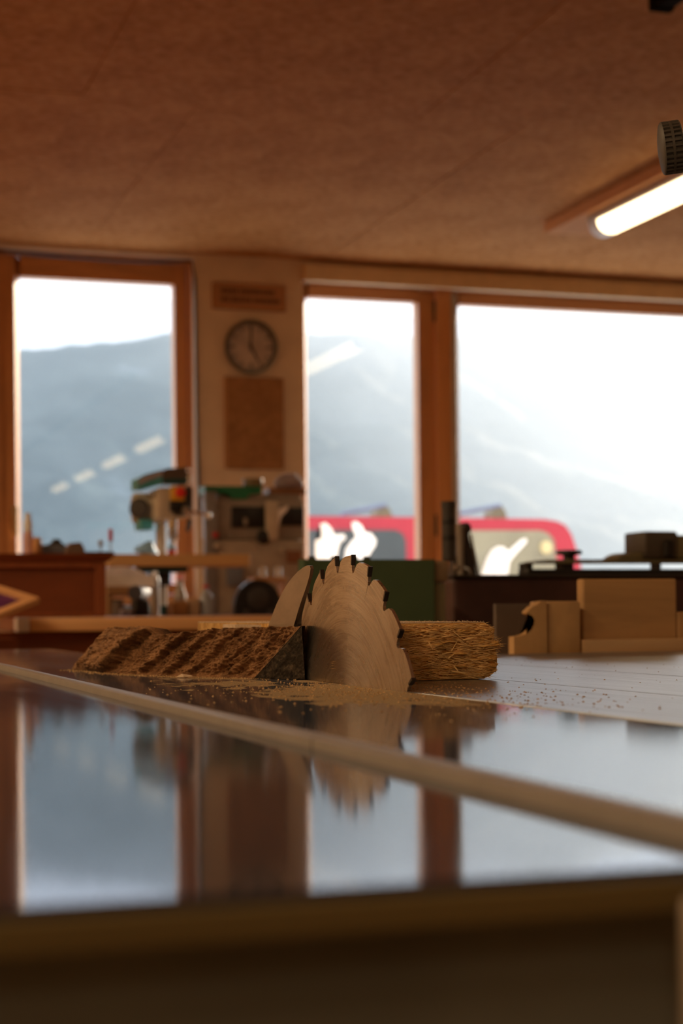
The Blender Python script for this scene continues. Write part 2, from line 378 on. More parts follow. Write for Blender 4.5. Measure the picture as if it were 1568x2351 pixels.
# ================================================================== THE TABLE SAW
SAWLOC = Vector((.5, 1.1, 0))
saw = thing('table_saw', SAWLOC, 'table saw with polished blue-grey steel table and upright toothed blade', 'table saw')
BX = 7.30 * U                                # plane of the blade
def steel_top():
    m, N, L, b = new_mat('polished_table')
    v = tex(N, L); b.inputs['Metallic'].default_value = 1.0
    st = noise(N, L, tex(N, L, (9, 1.2, 1)), 3, 5, .6, .4)            # faint smears along the table
    L.new(ramp(N, L, st, [(.3, (.095, .12, .165)), (.7, (.13, .155, .20))]), b.inputs['Base Color'])
    rr = N.new('ShaderNodeMapRange'); L.new(st, rr.inputs[0]); rr.inputs['From Min'].default_value = .3; rr.inputs['From Max'].default_value = .75
    rr.inputs['To Min'].default_value = .045; rr.inputs['To Max'].default_value = .085; L.new(rr.outputs[0], b.inputs['Roughness'])
    bump(N, L, b, noise(N, L, tex(N, L, (60, 8, 1)), 4, 3), .02, .0006)
    # sawdust film lying round the blade
    d = N.new('ShaderNodeBsdfDiffuse'); dn = noise(N, L, tex(N, L), 900, 2)
    L.new(ramp(N, L, dn, [(.3, (.20, .135, .075)), (.7, (.42, .31, .19))]), d.inputs[0])
    def blob(cx, cy, sx, sy):
        mp = N.new('ShaderNodeMapping'); c = N.new('ShaderNodeTexCoord'); L.new(c.outputs['Object'], mp.inputs[0])
        mp.vector_type = 'POINT'; mp.inputs['Location'].default_value = (-(cx - SAWLOC.x) / sx, -(cy - SAWLOC.y) / sy, 0); mp.inputs['Scale'].default_value = (1 / sx, 1 / sy, 0)
        ln = N.new('ShaderNodeVectorMath'); ln.operation = 'LENGTH'; L.new(mp.outputs[0], ln.inputs[0])
        mr = N.new('ShaderNodeMapRange'); L.new(ln.outputs['Value'], mr.inputs[0]); mr.inputs['From Min'].default_value = 0; mr.inputs['From Max'].default_value = 1.6; mr.inputs['To Min'].default_value = 1; mr.inputs['To Max'].default_value = 0
        return mr.outputs[0]
    def mth(op, a, b_):
        k = N.new('ShaderNodeMath'); k.operation = op
        for i, q in enumerate((a, b_)):
            if isinstance(q, (int, float)): k.inputs[i].default_value = q
            else: L.new(q, k.inputs[i])
        return k.outputs[0]
    f = mth('MAXIMUM', blob(BX - .02, 1.02, .085, .17), mth('MULTIPLY', blob(.44, 1.20, .12, .10), .95))
    f = mth('MAXIMUM', f, mth('MULTIPLY', blob(.31, 1.22, .06, .16), .8))
    nz = noise(N, L, tex(N, L, (1.0, .5, 1)), 32, 5, .6, .5)
    q = mth('ADD', f, mth('MULTIPLY', mth('SUBTRACT', nz, .5), 1.9))
    mr = N.new('ShaderNodeMapRange'); mr.interpolation_type = 'SMOOTHSTEP'; L.new(q, mr.inputs[0]); mr.inputs['From Min'].default_value = .46; mr.inputs['From Max'].default_value = .60; mr.inputs['To Max'].default_value = .92
    # thin veil of dust on the far end
    fv = mth('MULTIPLY', mth('MULTIPLY', blob(.75, 1.75, .55, .42), noise(N, L, tex(N, L, (3, .6, 1)), 18, 4, .7)), .42)
    tot = mth('MAXIMUM', mr.outputs[0], fv)
    film = N.new('ShaderNodeBsdfDiffuse'); film.inputs[0].default_value = (.07, .085, .12, 1)   # thin film of fine dust and oil
    m0 = N.new('ShaderNodeMixShader'); m0.inputs[0].default_value = .28; L.new(b.outputs[0], m0.inputs[1]); L.new(film.outputs[0], m0.inputs[2])
    mx = N.new('ShaderNodeMixShader'); L.new(tot, mx.inputs[0]); L.new(m0.outputs[0], mx.inputs[1]); L.new(d.outputs[0], mx.inputs[2])
    L.new(mx.outputs[0], N['Material Output'].inputs[0]); return m
M['table'] = steel_top()
M['table_edge'] = plain('table_edge', (.13, .095, .04), .85, 0, .1, 5, .05)
M['apron'] = plain('apron', (.17, .18, .16), .8, 0, .25, 6, .1)
YE = 5.83 * U                                # front edge of the table
TH = .0062
def cast_mat():
    m, N, L, b = new_mat('cast_table'); b.inputs['Metallic'].default_value = .95
    st = noise(N, L, tex(N, L, (30, 1.0, 1)), 6, 5, .65, .3); gr = noise(N, L, tex(N, L), 420, 3, .7)
    mx = N.new('ShaderNodeMath'); mx.operation = 'MULTIPLY_ADD'; mx.inputs[1].default_value = .5; L.new(gr, mx.inputs[0]); L.new(st, mx.inputs[2])
    L.new(ramp(N, L, mx.outputs[0], [(.5, (.20, .22, .245)), (.75, (.34, .37, .41)), (1.0, (.42, .45, .48))]), b.inputs['Base Color'])
    b.inputs['Roughness'].default_value = .33; bump(N, L, b, mx.outputs[0], .06, .0006); return m
M['cast'] = cast_mat()
def plate(x0, x1, y0, y1, name='table_plate', mat='table'):
    return MB().box(x0, x1, y0 + .0023 if y0 == YE else y0, y1, TZ - TH, TZ, .0006, seg=2).build(name, M[mat], saw)
_p = [(YE + .0022, TZ - TH), (YE, TZ - TH)] + [(YE + .0022 * (1 - math.cos(t_ * math.pi / 14)), TZ - .0022 * (1 - math.sin(t_ * math.pi / 14))) for t_ in range(8)]
MB().prism([(-.75, y_, z_) for y_, z_ in _p], (2.30, 0, 0)).build('rolled_edge', M['table'], saw, True, ang=60)
RX = 3.75 * U
plate(-.75, RX - .006, YE, 2.60, 'sliding_table')
plate(RX + .006, BX - .0022, YE, 2.62)
plate(BX + .0022, 9.75 * U - .0008, YE, 1.90, mat='cast')
plate(9.75 * U + .0008, 12.6 * U - .0008, YE, 1.90, mat='cast')
plate(12.6 * U + .0008, 1.55, YE, 1.90, mat='cast')
MB().box(-.75, 1.55, YE - .0035, YE - .0002, TZ - .0080, TZ - .0018, .0008, seg=2).build('edge_strip', M['table_edge'], saw, label='olive brown edge strip along the table front')
MB().box(-.72, 1.52, YE + .02, YE + .05, TZ - .16, TZ - TH - .0005, .003).build('front_apron', M['apron'], saw)
MB().box(-.70, 1.50, YE + .06, 1.86, 0, TZ - .02, .004).build('cabinet', M['apron'], saw)
MB().box(-.70, BX - .05, 1.865, 2.55, TZ - .10, TZ - TH - .001, .004).build('table_extension_frame', M['apron'], saw)
for x in (-.62, .22): MB().box(x, x + .06, 2.42, 2.48, 0, TZ - .101, .003).build('leg', M['apron'], saw)
# aluminium rail between the sliding and the fixed table
M['rail_metal'] = plain('rail_metal', (.29, .26, .235), .42, .25, .08, 40)
yj = onx(745, 1712, RX).y
def rail_len(y0, y1):
    p = [(-.0053, -.004), (-.0053, .0018), (-.0052, .0036), (-.0034, .0044), (0, .0048), (.0034, .0044), (.0052, .0036), (.0053, .0018), (.0053, -.004)]
    return MB().prism([(RX + a, y0, TZ + b) for a, b in p], (0, y1 - y0, 0))
rail_len(YE, yj - .001).build('guide_rail', M['rail_metal'], saw, smooth=True, ang=30)
rail_len(yj + .001, 2.60).build('guide_rail', M['rail_metal'], saw, smooth=True, ang=30)
# pale rounded handle at the lower right corner
hp = at(1606, 2062, YE - .012)
MB().lathe([(0, 0), (.0022, .0004), (.0032, .002), (.0034, .006), (.0034, .05), (.003, .052), (0, .052)], (hp.x, YE - .012, hp.z - .052)).build('lever_handle', plain('handle_plastic', (.30, .24, .18), .5), saw, smooth=True, label='pale rounded handle')
MB().box(hp.x - .002, hp.x + .002, YE - .012, YE + .021, hp.z - .046, hp.z - .040).build('handle_bracket', M['dark'], saw)

# ---- the blade
SLOTS = (24, 17, 11, 4)
NT, RB, ZC, YC = 26, 3.04 * U, TZ - 1.235 * U, 22.30 * U
def blade_mat():
    m, N, L, b = new_mat('blade_steel')
    c = N.new('ShaderNodeTexCoord'); s = N.new('ShaderNodeSeparateXYZ'); L.new(c.outputs['Object'], s.inputs[0])
    cb = N.new('ShaderNodeCombineXYZ'); L.new(s.outputs['Y'], cb.inputs[0]); L.new(s.outputs['Z'], cb.inputs[1])
    ln = N.new('ShaderNodeVectorMath'); ln.operation = 'LENGTH'; L.new(cb.outputs[0], ln.inputs[0])
    # polar coordinates: radius, a little angle -> circular scratches
    at2 = N.new('ShaderNodeMath'); at2.operation = 'ARCTAN2'; L.new(s.outputs['Y'], at2.inputs[0]); L.new(s.outputs['Z'], at2.inputs[1])
    pc = N.new('ShaderNodeCombineXYZ')
    k1 = N.new('ShaderNodeMath'); k1.operation = 'MULTIPLY'; k1.inputs[1].default_value = 900; L.new(ln.outputs['Value'], k1.inputs[0])
    k2 = N.new('ShaderNodeMath'); k2.operation = 'MULTIPLY'; k2.inputs[1].default_value = 1.7; L.new(at2.outputs[0], k2.inputs[0])
    L.new(k1.outputs[0], pc.inputs[0]); L.new(k2.outputs[0], pc.inputs[1])
    sc = noise(N, L, pc.outputs[0], 1.0, 4, .65)
    pc2 = N.new('ShaderNodeCombineXYZ')
    k3 = N.new('ShaderNodeMath'); k3.operation = 'MULTIPLY'; k3.inputs[1].default_value = 95; L.new(ln.outputs['Value'], k3.inputs[0])
    L.new(k3.outputs[0], pc2.inputs[0]); L.new(k2.outputs[0], pc2.inputs[1])
    st = noise(N, L, pc2.outputs[0], 1.1, 5, .7, .5)
    mx = N.new('ShaderNodeMath'); mx.operation = 'MULTIPLY_ADD'; mx.inputs[1].default_value = .8; L.new(sc, mx.inputs[0]); L.new(st, mx.inputs[2])
    L.new(ramp(N, L, mx.outputs[0], [(.58, (.17, .105, .06)), (.68, (.42, .33, .25)), (.86, (.52, .44, .36)), (1.2, (.66, .59, .51))]), b.inputs['Base Color'])
    b.inputs['Metallic'].default_value = .97
    rr = N.new('ShaderNodeMapRange'); L.new(st, rr.inputs[0]); rr.inputs['From Min'].default_value = .35; rr.inputs['From Max'].default_value = .7; rr.inputs['To Min'].default_value = .30; rr.inputs['To Max'].default_value = .22; L.new(rr.outputs[0], b.inputs['Roughness'])
    b.inputs['Anisotropic'].default_value = .90
    tg = N.new('ShaderNodeTangent'); tg.direction_type = 'RADIAL'; tg.axis = 'X'; L.new(tg.outputs[0], b.inputs['Tangent']); b.inputs['Anisotropic Rotation'].default_value = .25
    bump(N, L, b, sc, .14, .0003); return m
M['blade'] = blade_mat()
M['carbide'] = plain('carbide', (.10, .095, .095), .35, .9, .2, 60)
def polar(a, r): return Vector((0, math.sin(a) * r, math.cos(a) * r))   # a from the top, + = away from the camera
prof = []
P = 2 * math.pi / NT; A0 = math.radians(6.4)
mm = .001
for k in range(NT):
    a = A0 + k * P                      # a: the tooth's cutting face; its back falls away at larger angles; gullet at smaller
    w_ = lambda d: d / RB               # arc length -> angle
    seq = [(a - P + w_(1 * mm) + 0, RB - .2 * mm)] if False else []
    # running from the gullet in front of the face, up the face, over the back
    seq += [(a - w_(16.5 * mm), RB - 3.3 * mm), (a - w_(11 * mm), RB - 5.6 * mm), (a - w_(7.8 * mm), RB - 9.0 * mm), (a - w_(5.4 * mm), RB - 12.0 * mm), (a - w_(3.4 * mm), RB - 13.2 * mm), (a - w_(2.2 * mm), RB - 13.2 * mm)]
    if k in SLOTS:
        seq += [(a - w_(1.9 * mm), RB - 13.1 * mm), (a + w_(1.2 * mm), RB - 27 * mm), (a + w_(1.6 * mm), RB - 27 * mm), (a - w_(1.2 * mm), RB - 12.7 * mm)]
    seq += [(a - w_(.6 * mm), RB - 11.2 * mm), (a + w_(.1 * mm), RB - 7.8 * mm), (a + w_(1.5 * mm), RB - 7.4 * mm), (a + w_(2.0 * mm), RB - .9 * mm),
            (a + w_(7 * mm), RB - 1.3 * mm), (a + w_(12 * mm), RB - 1.9 * mm), (a + w_(16 * mm), RB - 2.3 * mm), (a + w_(19 * mm), RB - 2.8 * mm)]
    prof += seq
T = .0022
b = MB()
ctr = []
outer = [polar(a, r) for a, r in prof]
inner = [polar(a, .115) for a, r in prof]
hub = [polar(a, .012) for a, r in prof]
n = len(prof)
for sgn in (-1, 1):
    dx = Vector((sgn * T / 2, 0, 0))
    vo = [b.bm.verts.new(p + dx) for p in outer]; vi = [b.bm.verts.new(p + dx) for p in inner]; vh = [b.bm.verts.new(p + dx) for p in hub]
    ctr.append((vo, vi, vh))
    # ring between the gullets and the plate: filled as one polygon with a hole, cut in sectors
    per = n // NT
    idx0 = 0
    starts = []
    i = 0
    for k in range(NT):
        starts.append(i); i += 6 + (4 if k in SLOTS else 0) + 8
    for k in range(NT):
        s0 = starts[k]; e0 = starts[(k + 1) % NT] if k + 1 < NT else n
        ids = list(range(s0, e0)) + [e0 % n]
        b.bm.faces.new((vi[s0], vi[e0 % n], vh[e0 % n], vh[s0]))
        loop = [vo[q] for q in ids] + [vi[e0 % n], vi[s0]]
        for tri in tessellate_polygon([[v.co for v in loop]]):
            try: b.bm.faces.new([loop[q] for q in tri])
            except ValueError: pass
        # keep the inner ring joined
    # inner ring vertices between sector ends are skipped, so bridge the gap with sector fans
    
for k in range(n):
    l = (k + 1) % n
    b.bm.faces.new((ctr[0][0][k], ctr[0][0][l], ctr[1][0][l], ctr[1][0][k]))
for k in range(NT):
    s0, s1 = starts[k], starts[(k + 1) % NT]
    b.bm.faces.new((ctr[0][2][s0], ctr[0][2][s1], ctr[1][2][s1], ctr[1][2][s0]))
bmesh.ops.delete(b.bm, geom=[v for v in b.bm.verts if not v.link_faces], context='VERTS')
blade = b.build('saw_blade', M['blade'], label='brushed steel circular saw blade with large carbide teeth')
blade.parent = saw; blade.location = Vector((BX, YC, ZC)) - SAWLOC; WORLD[blade.name] = Vector((0, 0, 0))
# carbide tips brazed to the cutting faces, a little wider than the plate
tp = MB()
q = [(0, -.15), (0, -7.6), (1.4, -7.4), (2.1, -.75)]
tipmesh = tp.prism([(-T / 2 - .0005, x * mm, RB + z * mm) for x, z in q], (T + .001, 0, 0)).mesh('carbide_tip'); tipmesh.materials.append(M['carbide'])
for k in range(NT):
    o = bpy.data.objects.new('carbide_tip', tipmesh); COL.objects.link(o); o.parent = blade
    o.rotation_euler = (-(A0 + k * P), 0, 0)
    if k == 0: o['label'] = 'dark carbide cutting tip'
# ---- riving knife behind the blade
kp = [(590, 1562), (603, 1490), (617, 1434), (626, 1409), (636, 1384), (647, 1362), (658, 1343), (670, 1327), (684, 1312), (697, 1302), (706, 1298), (711, 1299), (713, 1305), (711, 1319), (706, 1338), (700, 1356), (693, 1376), (687, 1394), (680, 1417), (675, 1434), (666, 1490), (660, 1562)]
kb = MB().prism([onx(x, y, BX - .0013) for x, y in kp], (.0026, 0, 0))
kb.build('riving_knife', plain('knife_steel', (.42, .355, .29), .34, .9, .14, 26, stretch=(1, 1, 4)), saw, label='curved steel riving knife')

# ================================================================== THE TIMBER
def fbm(x, y, z=0.0, o=4):
    return mnoise.fractal(Vector((x, y, z)), 1.0, 2.0, o)      # about -1..1
def pz(px, py, zc): return Vector((0, 0, CAMZ)) + ray(px, py) * (zc * U)
def lerp_list(L_, x):
    for (a, *pa), (c, *pc) in zip(L_, L_[1:]):
        if x <= c: k = (x - a) / (c - a); return [p + (q - p) * k for p, q in zip(pa, pc)]
    return list(L_[-1][1:])
def brown_mat(name, c0, c1, c2, sc=60):
    m, N, L, b = new_mat(name); v = tex(N, L)
    f = noise(N, L, v, sc, 6, .7, .6); g = noise(N, L, tex(N, L, (1, 1, 1)), sc * 9, 3, .7)
    mx = N.new('ShaderNodeMath'); mx.operation = 'MULTIPLY_ADD'; mx.inputs[1].default_value = .45; L.new(g, mx.inputs[0]); L.new(f, mx.inputs[2])
    L.new(ramp(N, L, mx.outputs[0], [(.50, c0), (.72, c1), (.95, c2)]), b.inputs['Base Color'])
    b.inputs['Roughness'].default_value = .85; b.inputs['Specular IOR Level'].default_value = .25
    bump(N, L, b, mx.outputs[0], .6, .0012); return m
M['bark'] = brown_mat('bark', (.050, .023, .010), (.20, .094, .038), (.36, .19, .088))
M['end_grain'] = brown_mat('end_grain', (.014, .010, .007), (.040, .028, .018), (.12, .085, .052), 160)
M['pale_sawn'] = brown_mat('pale_sawn', (.42, .29, .18), (.60, .44, .30), (.74, .58, .42), 90)
M['torn'] = brown_mat('torn', (.30, .14, .035), (.62, .34, .10), (.80, .50, .19), 45)
M['fibre'] = plain('fibre', (.76, .48, .20), .8, 0, .35, 90)

bloc = onz(500, 1557, TZ)
bt = thing('timber_piece', bloc, 'dark brown rough timber piece with ridged face lying left of the blade', 'timber')
# pixel outlines of the rough face: bottom edge on the table, top edge with its depth
botL = [(0.0, 163, 1537), (.21, 250, 1546), (.56, 400, 1553), (1.0, 582, 1558)]
topL = [(0.0, 243, 1443, 29.9), (.06, 262, 1441, 29.6), (.225, 349, 1441, 28.2), (.245, 360, 1457, 27.9), (.40, 425, 1452, 27.3), (.57, 500, 1442, 26.7), (.70, 560, 1440, 26.2), (1.0, 691, 1437, 24.95)]
NS, NT_ = 300, 80
V = []
def ledge(s, t):
    qv = s - .05 * t + .012 * fbm(s * 14, t * 5, 3.1)
    cuts = [(-.30, .0), (.185, .62), (.38, .34), (.515, .36), (.635, .27), (.76, .16), (.86, .12), (1.3, .05)]
    for (a, _), (c, amp) in zip(cuts, cuts[1:]):
        if qv < c:
            k = (qv - a) / (c - a); d_ = amp * k ** 1.5
            e = (c - qv) / .012
            if e < 1: d_ *= e
            return d_
    return 0
for i in range(NS + 1):
    s = i / NS
    p0 = onz(*lerp_list(botL, s), TZ); p1 = pz(*lerp_list(topL, s))
    p1.z += .0035 * U * 10 * .25 * fbm(s * 40, 7.7, 1.2)
    for j in range(NT_ + 1):
        t = j / NT_
        p = p0.lerp(p1, t)
        nrm = Vector((-.80, -.55, .22))
        edge = min(1, t * 8) * min(1, s * 25 + .15) * min(1, (1 - s) * 25 + .1)
        topfade = .35 + .65 * min(1, (1 - t) * 6)
        d = (ledge(s, t) * .55 - .08) * topfade + .07 * fbm(s * 22, t * 5, 0) + .045 * fbm(s * 70, t * 22, 5, 3) + .018 * fbm(s * 200, t * 60, 9, 2)
        q = p + nrm * (d * U * edge)
        q.z = max(q.z, TZ + .0003)
        V.append(q)
F = [(i * (NT_ + 1) + j, (i + 1) * (NT_ + 1) + j, (i + 1) * (NT_ + 1) + j + 1, i * (NT_ + 1) + j + 1) for i in range(NS) for j in range(NT_)]
base = len(V)
# back of the piece: sawn along the plane of the blade
XB_ = BX - .0020
bk = []
for i in range(NS + 1):
    ptop = V[i * (NT_ + 1) + NT_]; pbot = V[i * (NT_ + 1)]
    xb = max(min(ptop.x + .020, XB_), ptop.x + .0003); yb = ptop.y + .010
    V.append(Vector((xb, yb, ptop.z - .003 * min(1, (NS - i) / 20)))); V.append(Vector((xb, yb, TZ + .0003)))
for i in range(NS):
    a, c = i * (NT_ + 1) + NT_, (i + 1) * (NT_ + 1) + NT_
    b0, b1 = base + 2 * i, base + 2 * i + 2
    F += [(a, c, b1, b0), (b0, b1, b1 + 1, b0 + 1), (b0 + 1, b1 + 1, (i + 1) * (NT_ + 1), i * (NT_ + 1))]
F.append(tuple([j for j in range(NT_ + 1)] + [base, base + 1]))
from_arrays('rough_face', V, F, M['bark'], bt)
# dark cut end towards the camera
e0 = onz(582, 1558, TZ); e1 = pz(693, 1437, 24.95); e2 = onz(700, 1561, TZ)
e2.x = min(e2.x, XB_); 
NE = 40; V = []; F = []; ix = {}
for i in range(NE + 1):
    for j in range(NE + 1 - i):
        a, c = i / NE, j / NE
        p = e0 * (1 - a - c) + e1 * a + e2 * c
        d = .022 * fbm(p.x * 60 / U * .05, p.y * 200, p.z * 200, 3) + .02 * fbm(a * 30, c * 30, 2, 2)
        p += Vector((-.5, -.85, .1)) * d * U * (1 if 0 < i < NE and 0 < j else .3)
        p.z = max(p.z, TZ + .0003); ix[(i, j)] = len(V); V.append(p)
for i in range(NE):
    for j in range(NE - i):
        F.append((ix[(i, j)], ix[(i + 1, j)], ix[(i, j + 1)]))
        if (i + 1, j + 1) in ix: F.append((ix[(i + 1, j)], ix[(i + 1, j + 1)], ix[(i, j + 1)]))
kb_ = len(V); off = Vector((.0, .004, 0))
V += [e0 + off, e1 + off, e2 + off]
F.append((kb_, kb_ + 2, kb_ + 1))
oe = from_arrays('cut_end', V, F, M['end_grain'], bt, kind=None); oe['label'] = 'dark cut end'

# slivers of wood fibre: thin tapered blades, many in one mesh
def slivers(items):
    """items: (base point, direction, side vector, length, width)"""
    V, F = [], []
    for p, d, s_, ln_, w_ in items:
        k = len(V); n_ = d.cross(s_).normalized() * (w_ * .5)
        m1 = p + d * ln_ * .5 + n_ * .8
        V += [p - s_ * w_ / 2, p + s_ * w_ / 2, p + n_, m1 + s_ * w_ * .4, m1 - s_ * w_ * .4, p + d * ln_]
        F += [(k, k + 1, k + 3, k + 4), (k + 4, k + 3, k + 5), (k + 1, k + 2, k + 3), (k + 2, k, k + 4), (k, k + 2, k + 1), (k + 2, k + 4, k + 3)]
    return V, F
def rv(a=1): return Vector((RNG.uniform(-a, a), RNG.uniform(-a, a), RNG.uniform(-a, a)))
it = []
for _ in range(900):
    s, t = RNG.rand() * .98 + .01, RNG.rand() ** .6 * .98
    p0 = onz(*lerp_list(botL, s), TZ); p1 = pz(*lerp_list(topL, s)); p = p0.lerp(p1, t)
    d = (p1 - p0).normalized() * .8 + Vector((.25, -.5, 0)) + rv(.5); d.normalize()
    p = p + Vector((-.80, -.55, .22)) * ((ledge(s, t) * .55 - .08) * (.35 + .65 * min(1, (1 - t) * 6)) * U * min(1, t * 8))
    p.z = max(p.z, TZ + .001)
    if d.z < 0 and p.z + d.z * .004 < TZ: d.z = .1
    it.append((p, d, d.cross(Vector((.8, .5, .1)) + rv(.3)).normalized(), RNG.uniform(.0012, .0045), RNG.uniform(.0002, .0006)))
V, F = slivers(it); from_arrays('loose_fibres', V, F, M['bark'], bt, False, 'stuff')

# pale offcut behind it, its sawn top just showing left of the knife
oc = MB()
a0 = pz(540, 1435.5, 27.5); zt_ = a0.z
oc.prism([(a0.x, a0.y, TZ + .0003), (XB_ - .002, a0.y - .014, TZ + .0003), (XB_ - .002, a0.y + .12, TZ + .0003), (a0.x * (a0.y + .12) / a0.y + .002, a0.y + .12, TZ + .0003)], (0, 0, zt_ - TZ))
tag(oc.build('pale_offcut', M['pale_sawn']), 'pale sawn offcut behind the dark timber, beside the riving knife', 'wood')

# ---- the torn board right of the blade
RY0, RXa, RXb, RH = 22.9 * U, BX + .0035, 9.80 * U, .818 * U
rb = thing('torn_board', ((RXa + RXb) / 2, RY0 + .1, TZ), 'pale board with torn golden fibrous face on the right of the blade', 'timber')
NX, NZ = 240, 110
V = []
def endx(z): return RXb + U * (.10 * fbm(z / U * 9, 2.2, 0, 4) - .03 + .16 * math.exp(-((z / U - .38) / .2) ** 2) * 0 + (-.16 * max(0, (z / U - .70) / .13)) + (-.12 * max(0, (.10 - z / U) / .10)))
for i in range(NX + 1):
    for j in range(NZ + 1):
        z = RH * j / NZ; x = RXa + (endx(z) - RXa) * i / NX
        xs, zs = x / U, z / U
        wv = zs + .03 * fbm(xs * 2.5, zs * 3, 4)
        d = .055 * fbm(xs * 2.2, wv * 15, 0, 3) + .06 * abs(fbm(xs * 3.0, wv * 34, 6, 3)) + .03 * fbm(xs * 9, wv * 70, 9, 2)
        ed = min(1, (1 - j / NZ) * 8 + .1) * min(1, j / NZ * 10 + .2)
        V.append(Vector((x, RY0 - d * U * ed - .05 * U * math.sin(math.pi * j / NZ), TZ + .0004 + z)))
F = [(i * (NZ + 1) + j, (i + 1) * (NZ + 1) + j, (i + 1) * (NZ + 1) + j + 1, i * (NZ + 1) + j + 1) for i in range(NX) for j in range(NZ)]
base = len(V); RYb = 31.5 * U
for i in range(NX + 1):
    a, c = V[i * (NZ + 1)], V[i * (NZ + 1) + NZ]; V += [Vector((a.x, RYb, a.z)), Vector((c.x, RYb, c.z))]
for i in range(NX):
    F += [(base + 2 * i, base + 2 * i + 1, base + 2 * i + 3, base + 2 * i + 2), ((i + 1) * (NZ + 1), i * (NZ + 1), base + 2 * i, base + 2 * i + 2)]
F.append(tuple(list(range(NZ + 1)) + [base + 1, base])); F.append(tuple([NX * (NZ + 1) + j for j in range(NZ, -1, -1)] + [base + 2 * NX, base + 2 * NX + 1]))
from_arrays('torn_face', V, F, M['torn'], rb)
# sawn top skin with its fuzzy arris
tb = MB(); pts = [(RXa, RY0 + .0005)] + [(RXb - .16 * U, RY0 + .001), (RXb - .10 * U, RY0 + .03), (RXb - .12 * U, RYb), (RXa, RYb)]
tb.prism([(x, y, TZ + RH + .0002) for x, y in pts], (0, 0, .0009)).build('sawn_top', M['pale_sawn'], rb, label='pale sawn top face')
it = []
for _ in range(1500):                     # fibres torn along the face
    z = RH * RNG.uniform(.02, .97); x = RNG.uniform(RXa + .002, RXb - .01)
    sg = 1 if RNG.rand() < .7 else -1
    d = Vector((sg, -RNG.uniform(.03, .35), RNG.normal(0, .22))).normalized()
    it.append((Vector((x, RY0 - U * (.06 * math.sin(math.pi * z / RH)) - .0008, TZ + .0006 + z)), d, Vector((0, -.3, 1)).normalized(), RNG.uniform(.003, .014), RNG.uniform(.0003, .0010)))
for _ in range(14):                       # a few large lifted splinters
    z = RH * RNG.uniform(.15, .9); x = RNG.uniform(RXa + .006, RXb - .02); a = RNG.uniform(-1.2, 1.2)
    it.append((Vector((x, RY0 - .0050, TZ + z)), Vector((math.cos(a), -.25, math.sin(a))).normalized(), Vector((-math.sin(a), 0, math.cos(a))), RNG.uniform(.006, .013), RNG.uniform(.0007, .0014)))
for _ in range(420):                      # frayed right end
    z = RH * RNG.uniform(.02, .98); k = math.exp(-((z / RH - .58) / .2) ** 2)
    d = Vector((1, RNG.uniform(-.4, .4), RNG.normal(0, .35))).normalized()
    it.append((Vector((endx(z) - .002, RY0 + RNG.uniform(-.003, .012), TZ + .0006 + z)), d, Vector((0, .4, 1)).normalized(), RNG.uniform(.002, .005 + .007 * k), RNG.uniform(.00022, .0007)))
it = [q for q in it if q[0].z + q[1].z * q[3] > TZ + .0004]
V, F = slivers(it); from_arrays('torn_fibres', V, F, M['fibre'], rb, False, 'stuff')
it = []
for _ in range(700):
    x = RNG.uniform(RXa, RXb - .16 * U); y = RY0 + abs(RNG.normal(0, .02)) if RNG.rand() < .4 else RY0 + RNG.uniform(0, .4)
    d = Vector((RNG.normal(0, .8), RNG.normal(0, .5), .8)).normalized()
    it.append((Vector((x, y, TZ + RH + .0009)), d, d.cross(Vector((.3, .8, .1))).normalized(), RNG.uniform(.0006, .0022), RNG.uniform(.0002, .0006)))
V, F = slivers(it); from_arrays('top_fuzz', V, F, M['pale_sawn'], rb, False, 'stuff')

# ---- loose sawdust
V, F = [], []
for _ in range(2600):
    k = RNG.rand()
    if k < .5: x, y = BX + RNG.normal(-.02, .05), RNG.normal(1.05, .12)
    elif k < .92:
        s = RNG.rand(); p = onz(*lerp_list(botL, s), TZ); x, y = p.x + RNG.normal(-.004, .005), p.y - abs(RNG.normal(0, .010))
    else: x, y = RNG.uniform(.45, 1.0), RNG.uniform(1.0, 1.85)
    if abs(x - BX) < .0035 or y < .75 or abs(x - RX) < .01: continue
    if x > RXa - .002 and x < RXb + .01 and y > RY0 - .007: continue
    r_ = RNG.uniform(.00025, .0008) * (1 if k < .92 else .8); c = Vector((x, y, TZ + r_ * .4)); a = RNG.uniform(0, 6.28)
    kk = len(V)
    for q in range(3): V.append(c + Vector((math.cos(a + 2.1 * q) * r_ * 1.6, math.sin(a + 2.1 * q) * r_ * (1 if q else 1.8), -r_ * .35)))
    V.append(c + Vector((0, 0, r_ * .7))); F += [(kk, kk + 1, kk + 3), (kk + 1, kk + 2, kk + 3), (kk + 2, kk, kk + 3), (kk, kk + 2, kk + 1)]
tag(from_arrays('sawdust', V, F, plain('dust_grain', (.42, .26, .12), .9, 0, .4, 200), None, False), 'loose sawdust grains scattered over the table round the blade', 'sawdust', kind='stuff')
ch = onz(424, 1556, TZ)
c_ = MB(); c_.prism([(ch.x - .006, ch.y + .003, TZ + .0004), (ch.x - .001, ch.y - .001, TZ + .0005), (ch.x + .006, ch.y - .0015, TZ + .0005), (ch.x + .005, ch.y + .0015, TZ + .0012), (ch.x - .002, ch.y + .003, TZ + .0024)], (.0004, .0002, .0008))
tag(c_.build('wood_chip', M['pale_sawn']), 'small pale wood chip in front of the dark timber', 'wood chip')

